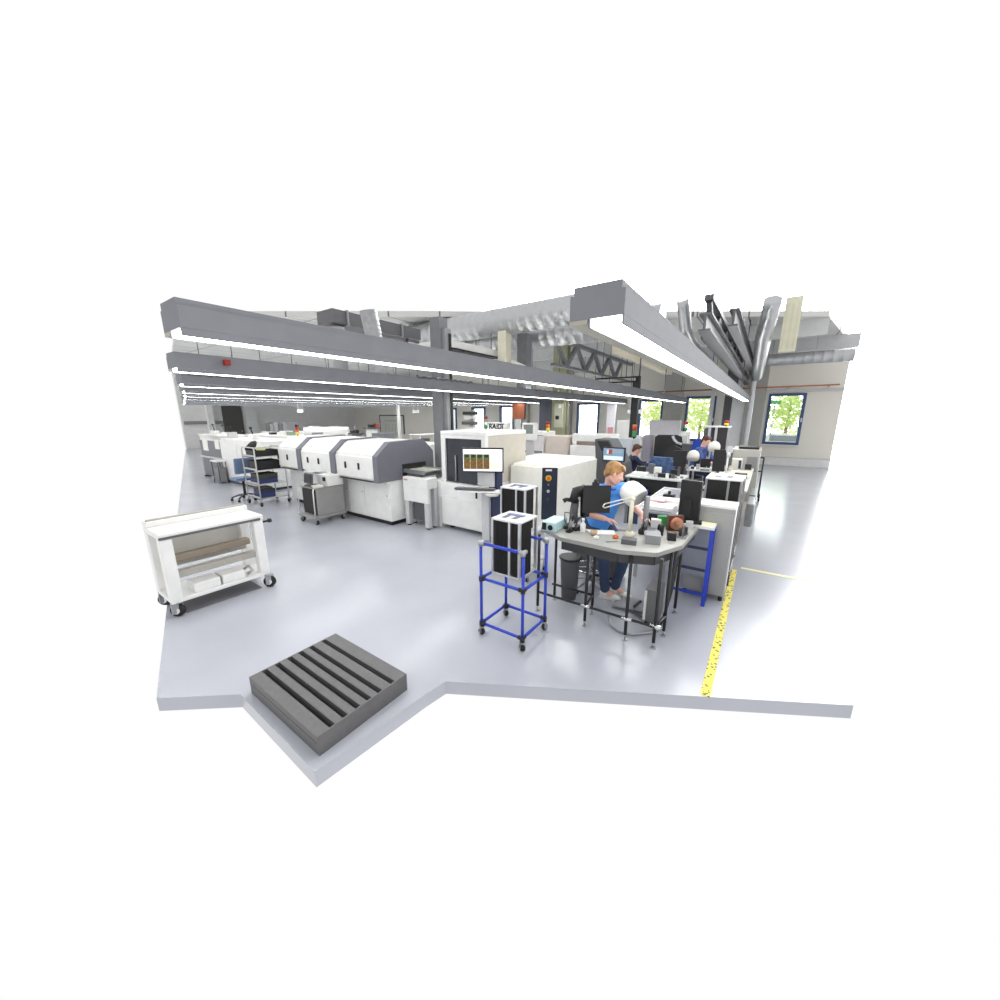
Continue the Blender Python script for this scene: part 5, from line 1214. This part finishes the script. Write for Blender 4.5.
for i, (x, y) in enumerate(((5.5, 15.9), (5.6, 17.1), (5.2, 12.9), (5.1, 14.2))):
    t = thing('bench_device', ['white lamp-like device on the low cabinet row', 'pale device farthest left on the low cabinet row', 'white control box with black top on the tall white machine', 'dark lever device at the left end of the tall white machine'][i], 'device', (x, y, 1.46 if i < 2 else 1.44))
    z = 1.46 if i < 2 else 1.44
    b = B(); b.box(x-0.1, x+0.1, y-0.14, y+0.14, z, z+0.1+0.03*i, 0.01); b.ob('case', W_ if i != 3 else LG, t)
    b = B(); b.cyl((x,y,z+0.1),(x-0.03,y+0.05,z+0.32),0.02); b.sph((x-0.03,y+0.05,z+0.34),0.045); b.ob('head', BK if i > 1 else DG, t)
b = B(); b.box(WX-0.04, WX-0.005, 23.85, 26.7, 0.62, 2.04); wb = thing('whiteboard', 'white writing board with dark frame on the far wall', 'whiteboard', (WX-0.03, 25.3, 0.62)); b.ob('board', M('board_white', (222,222,214), 0.4), wb)
b = B()
for y0, y1, z0, z1 in ((23.75,23.85,0.62,2.04),(26.7,26.8,0.62,2.04),(23.75,26.8,2.04,2.13)): b.box(WX-0.06, WX-0.005, y0, y1, z0, z1)
b.ob('frame', DG, wb)
b = B()
for k in range(7): b.box(WX-0.045, WX-0.04, 24.4+0.25*k, 24.55+0.25*k, 1.62, 1.70)
for k in range(5): b.box(WX-0.045, WX-0.04, 24.4+0.4*k, 24.44+0.4*k, 0.85, 1.4)
b.ob('writing', M('faint_marker', (170,170,168), 0.6), wb)
bench('white_table', 'white framed table with dark drawers far behind the grey column', 11.5, 13.6, 12.3, 13.0, 1.32, W_, W_, 0.7)
smallbox('dark_case', (11.9, 12.65, 0.73), (0.5, 0.5, 0.4), DG, 'dark case on the lower shelf of the far white framed table', 'case')
desk_monitor(9.75, 8.5, 1.16, 0.34, 0.3, 'white cased screen just left of the grey column', 0.2, W_, 0.25, MG)
# dark gadget above machines right of column
t = thing('assembly_head', 'white and black assembly head on a mast right of the grey column', 'machine head', (8.1, 6.6, 0))
b = B(); b.box(7.8, 8.5, 6.2, 7.0, 0, 1.50, 0.01); b.ob('machine_body', W_, t)
b = B(); b.box(8.0, 8.1, 6.5, 6.62, 1.50, 2.3); b.ob('mast', LG, t)
for k, (dz, mm) in enumerate(((0.1, BK), (0.26, W_), (0.40, DG), (0.55, W_), (0.66, BK))):
    b = B(); b.box(7.86, 8.0, 6.34+0.05*(k%2), 6.7+0.04*(k%3), 1.52+dz, 1.60+dz); b.ob('head_block', mm, t)
# lettered white box on the glass cabinet machine
t = thing('lettered_box', 'white box with rows of black lettering standing above the glass cabinet machine', 'sign box', (7.6, 5.4, 0))
b = B(); b.box(7.5, 7.7, 5.08, 5.68, 1.50, 2.0, 0.006); b.ob('box_body', W_, t)
b = B(); b.box(7.45, 7.75, 5.0, 5.75, 0.0, 1.50); b.ob('pedestal', LG, t)
def lettering(s, size, x, y, z, parent, mat, name='lettering'):
    cu = bpy.data.curves.new(name, 'FONT'); cu.body = s; cu.size = size; cu.align_x = 'CENTER'; cu.extrude = 0.002; cu.offset = 0.005
    cu.materials.append(mat)
    tmp = bpy.data.objects.new(name+'_curve', cu); COL.objects.link(tmp)
    dg = bpy.context.evaluated_depsgraph_get(); dg.update()
    me = bpy.data.meshes.new_from_object(tmp.evaluated_get(dg)); bpy.data.objects.remove(tmp)
    o = bpy.data.objects.new(name, me); COL.objects.link(o); o.parent = parent
    r = Vector(parent.location); o.location = Vector((x, y, z))-r
    o.rotation_euler = (PI/2, 0, -PI/2)
    return o
lettering('RA:DI', 0.17, 7.494, 5.38, 1.85, t, BK)
b = B()
for k in range(8): b.box(7.494, 7.5, 5.14+0.066*k, 5.18+0.066*k, 1.955, 1.975)
for k in range(6): b.box(7.494, 7.5, 5.2+0.07*k, 5.25+0.07*k, 1.785, 1.82)
b.ob('small_print', BK, t)
t = thing('desk_monitor', 'white cased grey screen above the beige side of the glass cabinet machine', 'monitor', (8.2, 5.0, 0))
b = B(); b.box(8.2, 8.35, 4.70, 5.08, 1.55, 1.98, 0.02); b.ob('shell', W_, t)
b = B(); b.box(8.19, 8.2, 4.76, 5.02, 1.72, 1.94); b.ob('screen', M('sage_screen', (130,138,134), 0.3), t)
b = B(); b.box(8.25, 8.35, 4.8, 4.98, 0, 1.55); b.ob('pedestal', LG, t)
b = B(); b.box(13.0, 13.1, 7.95, 8.5, 2.0, 2.6); tag(b.ob('brown_panel', M('rust_brown', (150,84,56), 0.6)), 'rust brown panel between the windows above the lettered box', 'panel')
b = B(); b.box(13.0, 13.1, 8.1, 8.35, 0.0, 2.0); tag(b.ob('panel_post', LG), 'pale post carrying the rust brown panel', 'post')
b = B(); b.box(13.4, 13.9, 7.2, 7.5, 0, 2.72); tag(b.ob('navy_cabinet', M('navy_grey', (84,88,104), 0.5)), 'tall navy grey cabinet right of the rust brown panel', 'cabinet')
t = thing('control_box', 'wall-mounted control box with dark dial on the olive column', 'control box', (12.0, 6.0, 1.6))
b = B(); b.box(11.96, 12.05, 5.80, 6.1, 1.75, 2.55); b.ob('case', M('pale_olive', (186,188,168), 0.5), t)
b = B(); b.cyl((11.93,5.98,2.08),(11.96,5.98,2.08),0.07); b.ob('dial', BK, t)
b = B(); b.box(11.94, 11.96, 5.84, 5.94, 2.4, 2.52); b.ob('label_plate', W_, t)

# extra clutter on the middle benches
for k, (x, y, z, sx, sy, sz, mm, lb) in enumerate(((8.05,2.05,1.0,0.12,0.16,0.14,BK,'black device at the far left corner of the pale bench'),(8.1,1.85,1.0,0.1,0.1,0.2,DG,'tall dark device behind the white tray of the pale bench'),(8.15,1.42,1.0,0.1,0.14,0.11,BK,'black block behind the low black device on the pale bench'),(6.3,0.9,0.97,0.2,0.06,0.04,DG,'dark strip lying on the grey topped bench'),(8.3,0.3,1.02,0.16,0.2,0.1,BK,'black device in the middle of the long aisle bench'),(7.75,0.28,1.02,0.12,0.14,0.05,W_,'white device beside the scope on the long aisle bench'),(10.2,1.3,0.95,0.1,0.12,0.2,BK,'black upright device left of the domed lamp at the far table'),(9.75,0.24,1.02,0.12,0.12,0.12,BK,'black cube at the far end of the long aisle bench'),(14.5,2.0,0.0,0.5,0.8,1.2,DG,'dark cabinet under the second window'),(13.4,2.75,0.0,0.4,0.12,1.35,BK,'slim black panel in front of the olive cabinet'))):
    smallbox('device' if z > 0 else 'dark_cabinet', (x, y, z), (sx, sy, sz), mm, lb, 'device' if z > 0 else 'cabinet')
# ================================================================== people
def capsule(b, p, q, r0, r1, n=14):
    b.tube([p, q], [r0, r1], n); b.sph(p, r0, n=n); b.sph(q, r1, n=n)

def fused(b, name, mat, parent, vox, smooth=4):
    """fuses the overlapping limb shapes into one continuous skin"""
    o = b.ob(name, mat, parent)
    m = o.modifiers.new('fuse', 'REMESH'); m.mode = 'VOXEL'; m.voxel_size = vox; m.use_smooth_shade = True
    s = o.modifiers.new('soften', 'SMOOTH'); s.factor = 0.5; s.iterations = smooth
    dg = bpy.context.evaluated_depsgraph_get(); dg.update()
    me = bpy.data.meshes.new_from_object(o.evaluated_get(dg))
    o.modifiers.clear(); o.data = me
    for p in me.polygons: p.use_smooth = True
    return o

def frame(fwd, pitch, roll=0.0):
    f = Vector((fwd[0], fwd[1], 0)).normalized()
    l = Vector((-f.y, f.x, 0)); u = Vector((0,0,1))
    q = Matrix.Rotation(pitch, 3, l) 
    f2, u2 = q @ f, q @ u
    return f2, l, u2     # forward, left, up

def hand(b, wrist, d, palm_n, side, curl=0.5):
    """palm, four unequal fingers and a thumb from the side of the palm"""
    d = d.normalized(); n = palm_n.normalized(); s = d.cross(n).normalized()*side
    c = wrist + d*0.045
    for k in (-1, 0, 1): capsule(b, wrist + d*0.01 + s*k*0.012, wrist + d*0.085 + s*k*0.024, 0.017, 0.0125, 10)
    for i, (off, ln) in enumerate(((-0.031, 0.062), (-0.0105, 0.078), (0.0105, 0.084), (0.031, 0.074))):
        p = wrist + d*0.088 + s*off
        dd = d
        for j in range(3):
            dd = (dd*math.cos(curl*(0.5+0.25*j)) + n*math.sin(curl*(0.5+0.25*j))).normalized()
            q = p + dd*ln*(0.45, 0.32, 0.26)[j]
            capsule(b, p, q, 0.0095-0.001*j, 0.0088-0.001*j, 8); p = q
    p = wrist + d*0.03 + s*0.03
    t1 = (d*0.6 + s*0.75 + n*0.25).normalized(); q = p + t1*0.042; capsule(b, p, q, 0.014, 0.0105, 9)
    t2 = (d*0.85 + s*0.3 + n*0.45).normalized(); capsule(b, q, q + t2*0.036, 0.0105, 0.009, 9)

def head_shapes(b, c, f, l, u):
    R = Matrix((f, l, u)).transposed()
    P = lambda a, s_, z: c + f*a + l*s_ + u*z
    b.sph(P(-0.012,0,0.035), 0.094, (1.04,0.82,0.98), 20, R)
    b.sph(P(0.03,0,-0.025), 0.075, (0.9,0.80,1.1), 18, R)
    b.sph(P(0.055,0,-0.085), 0.034, (1.0,1.05,0.8), 14, R)      # chin
    capsule(b, P(-0.03,0.052,-0.06), P(0.05,0.022,-0.092), 0.022, 0.02, 10); capsule(b, P(-0.03,-0.052,-0.06), P(0.05,-0.022,-0.092), 0.022, 0.02, 10)
    capsule(b, P(0.090,0,0.012), P(0.112,0,-0.026), 0.0095, 0.0135, 10)  # nose
    for s_ in (-1,1):
        b.sph(P(0.105,s_*0.011,-0.030), 0.009, n=8)
        capsule(b, P(0.082,s_*0.012,0.022), P(0.066,s_*0.05,0.022), 0.012, 0.010, 8)   # brow
        b.sph(P(0.062,s_*0.042,-0.022), 0.024, (0.8,0.9,0.8), 10, R)                      # cheek
        b.sph(P(-0.012,s_*0.080,-0.008), 0.03, (0.62,0.32,1.05), 12, R)                   # ear
    capsule(b, P(0.088,0.02,-0.058), P(0.088,-0.02,-0.058), 0.0085, 0.0085, 8)
    capsule(b, P(0.085,0.016,-0.068), P(0.085,-0.016,-0.068), 0.009, 0.009, 8)
    return P, R

def face_parts(t, P, R, body, eyes=True):
    e = B(); 
    for s_ in (-1,1): e.sph(P(0.072,s_*0.031,0.002), 0.0125, n=10)
    e.ob('eyes', M('eye_white', (236,232,228), 0.3), body)
    e = B()
    for s_ in (-1,1): e.sph(P(0.0825,s_*0.031,0.001), 0.005, n=8)
    e.ob('pupils', BK, body)
    e = B(); e.tube([P(0.0955,0.02,-0.062), P(0.099,0,-0.0615), P(0.0955,-0.02,-0.062)], 0.004, 6); e.ob('mouth', M('lip', (190,112,104), 0.5), body)

def hair_cap(P, R, t, mat, back=1.0, vox=0.008):
    h = B()
    h.sph(P(-0.026,0,0.05), 0.096, (1.06,0.89,0.92), 20, R)
    h.sph(P(-0.075,0,0.0), 0.06, (0.7,1.15,1.25*back), 16, R)
    h.sph(P(0.035,0,0.098), 0.05, (1.1,1.25,0.55), 14, R)
    for k in range(9):
        a = -0.06+0.015*k
        capsule(h, P(0.03,a,0.105), P(0.075,a*1.05,0.078), 0.018, 0.013, 8)
    for s_ in (-1,1): capsule(h, P(-0.03,s_*0.078,0.03), P(-0.045,s_*0.078,-0.012), 0.017, 0.012, 8); capsule(h, P(0.03,s_*0.072,0.05), P(0.008,s_*0.079,0.005), 0.012, 0.008, 8)
    return fused(h, 'hair', mat, t, vox, 3)

def person_main():
    t = thing('person', 'short light-haired person in a bright blue shirt leaning over the grey workbench', 'person', (4.2, 1.45, 0))
    V = Vector
    hip = V((4.35,1.60,0.92)); chest = V((4.27,1.48,1.22)); neck = V((4.175,1.40,1.405))
    fwd = V((0.32,-0.95,0))
    lat = V((-0.90,0.36,0)).normalized()           # towards the camera side: his right shoulder
    shR = neck + lat*0.185 + V((0.02,0.05,-0.06)); shL = neck - lat*0.175 + V((0.03,-0.05,-0.06))
    elR = V((3.985,1.60,1.09)); wrR = V((4.08,1.40,1.03))
    elL = V((4.42,1.18,1.14)); wrL = V((4.24,1.02,1.09))
    head = V((4.125,1.335,1.55))
    f, l, u = frame((0.46,-0.89), 0.42)
    hipR = hip + lat*0.10; hipL = hip - lat*0.10
    knR = V((4.14,1.40,0.52)); anR = V((4.20,1.38,0.10)); knL = V((4.40,1.22,0.54)); anL = V((4.34,1.30,0.10))
    # continuous body
    b = B()
    P, R = head_shapes(b, head, f, l, u)
    capsule(b, neck, head - u*0.05 - f*0.02, 0.058, 0.055)
    capsule(b, hip, chest, 0.14, 0.15); capsule(b, chest, neck - V((0,0,0.05)), 0.14, 0.07)
    capsule(b, shR, shL, 0.065, 0.065)
    for s_, e, w in ((shR, elR, wrR), (shL, elL, wrL)):
        capsule(b, s_, e, 0.056, 0.046); capsule(b, e, w, 0.047, 0.032)
    hand(b, wrR, V((0.45,-0.85,-0.2)), V((0.15,-0.1,-1)), -1, 0.55)
    hand(b, wrL, V((-0.8,-0.35,-0.3)), V((0.1,0.1,-1)), 1, 0.7)
    for h_, k_, a_ in ((hipR,knR,anR),(hipL,knL,anL)):
        capsule(b, h_, k_, 0.085, 0.058); capsule(b, k_, a_, 0.058, 0.038); capsule(b, a_, a_+V((0.0,-0.12,-0.06)), 0.035, 0.03)
    body = fused(b, 'body', SKIN, t, 0.0075, 3)
    face_parts(t, P, R, body)
    hair_cap(P, R, t, HAIR)
    # shirt
    s = B()
    capsule(s, hip + V((0,0,-0.06)), chest, 0.160, 0.168)
    for k_ in (-1, 1): capsule(s, hip + lat*0.07*k_ + V((0,-0.02,-0.04)), chest + lat*0.06*k_ + V((0,-0.02,0)), 0.13, 0.135)
    capsule(s, chest, neck - V((0,0,0.065)), 0.158, 0.085)
    capsule(s, shR, shL, 0.083, 0.083)
    for s_, e in ((shR, elR), (shL, elL)):
        capsule(s, s_, s_.lerp(e, 0.72), 0.072, 0.066)
    sh = fused(s, 'shirt', SHIRT, t, 0.011, 5)
    c = B(); c.tube([neck + V((0.075*math.cos(a), 0.07*math.sin(a), -0.028 + 0.012*math.sin(a))) for a in [2*PI*k/20 for k in range(21)]], 0.014, 8, cap=False); c.ob('collar', M('collar_blue', (40, 92, 190), 0.85), sh)
    tr = B()
    for h_, k_, a_ in ((hipR,knR,anR),(hipL,knL,anL)):
        capsule(tr, h_, k_, 0.10, 0.072); capsule(tr, k_, a_+V((0,0,0.02)), 0.072, 0.058)
    capsule(tr, hipR, hipL, 0.115, 0.115)
    fused(tr, 'trousers', JEANS, t, 0.012, 4)
    for a_ in (anR, anL):
        k = B(); k.box(a_.x-0.042, a_.x+0.042, a_.y-0.20, a_.y+0.06, 0.0, 0.02, 0.008)
        k.sph((a_.x, a_.y-0.12, 0.035), 0.05, (0.85,1.7,0.75)); k.sph((a_.x, a_.y, 0.055), 0.05, (0.9,1.2,1.0))
        for v in k.bm.verts: v.co.z = max(v.co.z, 0.0)
        k.ob('shoe', M('white_shoe', (232,230,226), 0.6), t)
person_main()

def person_far(label, head, fwd, hairm, shirtm, wr1, wr2, seat_z=0.62, floor=True, legs=True, shoulder_drop=0.22, stool_lab=None):
    V = Vector
    h = V(head); f0 = V((fwd[0], fwd[1], 0)).normalized(); l0 = V((-f0.y, f0.x, 0))
    base = h - f0*0.22
    t = thing('person', label, 'person', (base.x, base.y, 0))
    neck = h - f0*0.06 - V((0,0,0.15)); chest = neck - f0*0.06 - V((0,0,0.2)); hip = V((base.x, base.y, seat_z+0.155))
    f, l, u = frame(fwd, 0.35)
    b = B(); P, R = head_shapes(b, h, f, l, u)
    capsule(b, neck, h - u*0.05 - f*0.02, 0.056, 0.053)
    capsule(b, hip, chest, 0.14, 0.145); capsule(b, chest, neck - V((0,0,0.05)), 0.135, 0.07)
    sh = [neck + l0*s_*0.185 - V((0,0,0.07)) for s_ in (-1,1)]
    capsule(b, sh[0], sh[1], 0.06, 0.06)
    arms = []
    for s_, p, w in zip((-1,1), sh, (V(wr1), V(wr2))):
        e = p.lerp(w, 0.5) + l0*s_*0.08 - V((0,0,0.10)); arms.append((p, e, w))
        capsule(b, p, e, 0.05, 0.04); capsule(b, e, w, 0.04, 0.027); hand(b, w, (w-e)+f0*0.02, V((0,0,-1))+l0*0.01, s_, 0.5)
    lg = []
    for s_ in (-1,1):
        hp = hip + l0*s_*0.1; kn = hp + f0*0.40 + V((0,0,-0.06)); an = V((kn.x, kn.y, 0.10)) - f0*0.05
        lg.append((hp, kn, an)); capsule(b, hp, kn, 0.085, 0.06); capsule(b, kn, an, 0.058, 0.04); capsule(b, an, an+f0*0.12-V((0,0,0.06)), 0.035, 0.03)
    body = fused(b, 'body', SKIN, t, 0.011, 3)
    face_parts(t, P, R, body)
    hair_cap(P, R, t, hairm, 1.3, 0.011)
    s = B(); capsule(s, hip, chest, 0.16, 0.165); capsule(s, chest, neck - V((0,0,0.065)), 0.155, 0.085); capsule(s, sh[0], sh[1], 0.08, 0.08)
    for p, e, w in arms: capsule(s, p, e, 0.07, 0.058); capsule(s, e, e.lerp(w, 0.85), 0.058, 0.045)
    fused(s, 'jacket', shirtm, t, 0.013, 4)
    q = B()
    for hp, kn, an in lg: capsule(q, hp, kn, 0.10, 0.075); capsule(q, kn, an+V((0,0,0.02)), 0.072, 0.058)
    fused(q, 'trousers', JEANS, t, 0.014, 4)
    for hp, kn, an in lg:
        k = B(); k.sph((an.x+f0.x*0.06, an.y+f0.y*0.06, 0.045), 0.05, (1.2,1.2,0.9)); k.sph((an.x+f0.x*0.14, an.y+f0.y*0.14, 0.038), 0.046, (1.1,1.1,0.8)); k.ob('shoe', RB, t)
    stool(base.x, base.y, seat_z, stool_lab, False)
person_far('red-brown-haired person in a blue jacket behind the white domed lamp at the far table', (10.68, 1.22, 1.545), (-0.35, -0.94), HAIRD, M('blue_grey_jacket', (74, 92, 150), 0.9), (10.35, 1.05, 1.06), (10.72, 0.98, 1.06), 0.66, stool_lab='stool under the person in the blue jacket at the far table')
person_far('brown-haired person in a navy jacket seated behind the tall pale cabinet', (9.72, 2.62, 1.33), (0.5, -0.86), HAIRD, M('navy_jacket', (40, 46, 72), 0.9), (9.78, 2.32, 0.98), (10.0, 2.42, 0.98), 0.5, stool_lab='stool under the person in the navy jacket')
# ================================================================== camera, light, view
cam = bpy.data.cameras.new('camera'); co = bpy.data.objects.new('camera', cam); COL.objects.link(co)
cam.sensor_width = 36.0; cam.sensor_fit = 'HORIZONTAL'; cam.lens = 13.5; cam.clip_start = 0.05; cam.clip_end = 300
pt = math.atan(86/375.0); az = math.radians(35.06)
fw = Vector((math.cos(az)*math.cos(pt), math.sin(az)*math.cos(pt), -math.sin(pt)))
co.location = (0, 0, 2.2); co.rotation_euler = fw.to_track_quat('-Z', 'Y').to_euler()
SC.camera = co
w = bpy.data.worlds.new('overcast_sky'); SC.world = w; w.use_nodes = True
bg = w.node_tree.nodes['Background']; bg.inputs['Color'].default_value = (1.0, 1.0, 1.0, 1); bg.inputs['Strength'].default_value = SKY
nt = w.node_tree
tc = nt.nodes.new('ShaderNodeTexCoord')
dot = nt.nodes.new('ShaderNodeVectorMath'); dot.operation = 'DOT_PRODUCT'
dot.inputs[1].default_value = (0.985, 0.05, 0.165)       # bright hazy sky low over the window side
nt.links.new(tc.outputs['Generated'], dot.inputs[0])
mr = nt.nodes.new('ShaderNodeMapRange'); mr.interpolation_type = 'SMOOTHSTEP'
mr.inputs['From Min'].default_value = 0.74; mr.inputs['From Max'].default_value = 0.98
mr.inputs['To Min'].default_value = SKY; mr.inputs['To Max'].default_value = GLOW
nt.links.new(dot.outputs['Value'], mr.inputs['Value']); nt.links.new(mr.outputs['Result'], bg.inputs['Strength'])
SC.view_settings.view_transform = 'Standard'; SC.view_settings.look = 'None'
SC.view_settings.exposure = EXPO; SC.view_settings.gamma = 1.0
SC.view_settings.use_curve_mapping = False
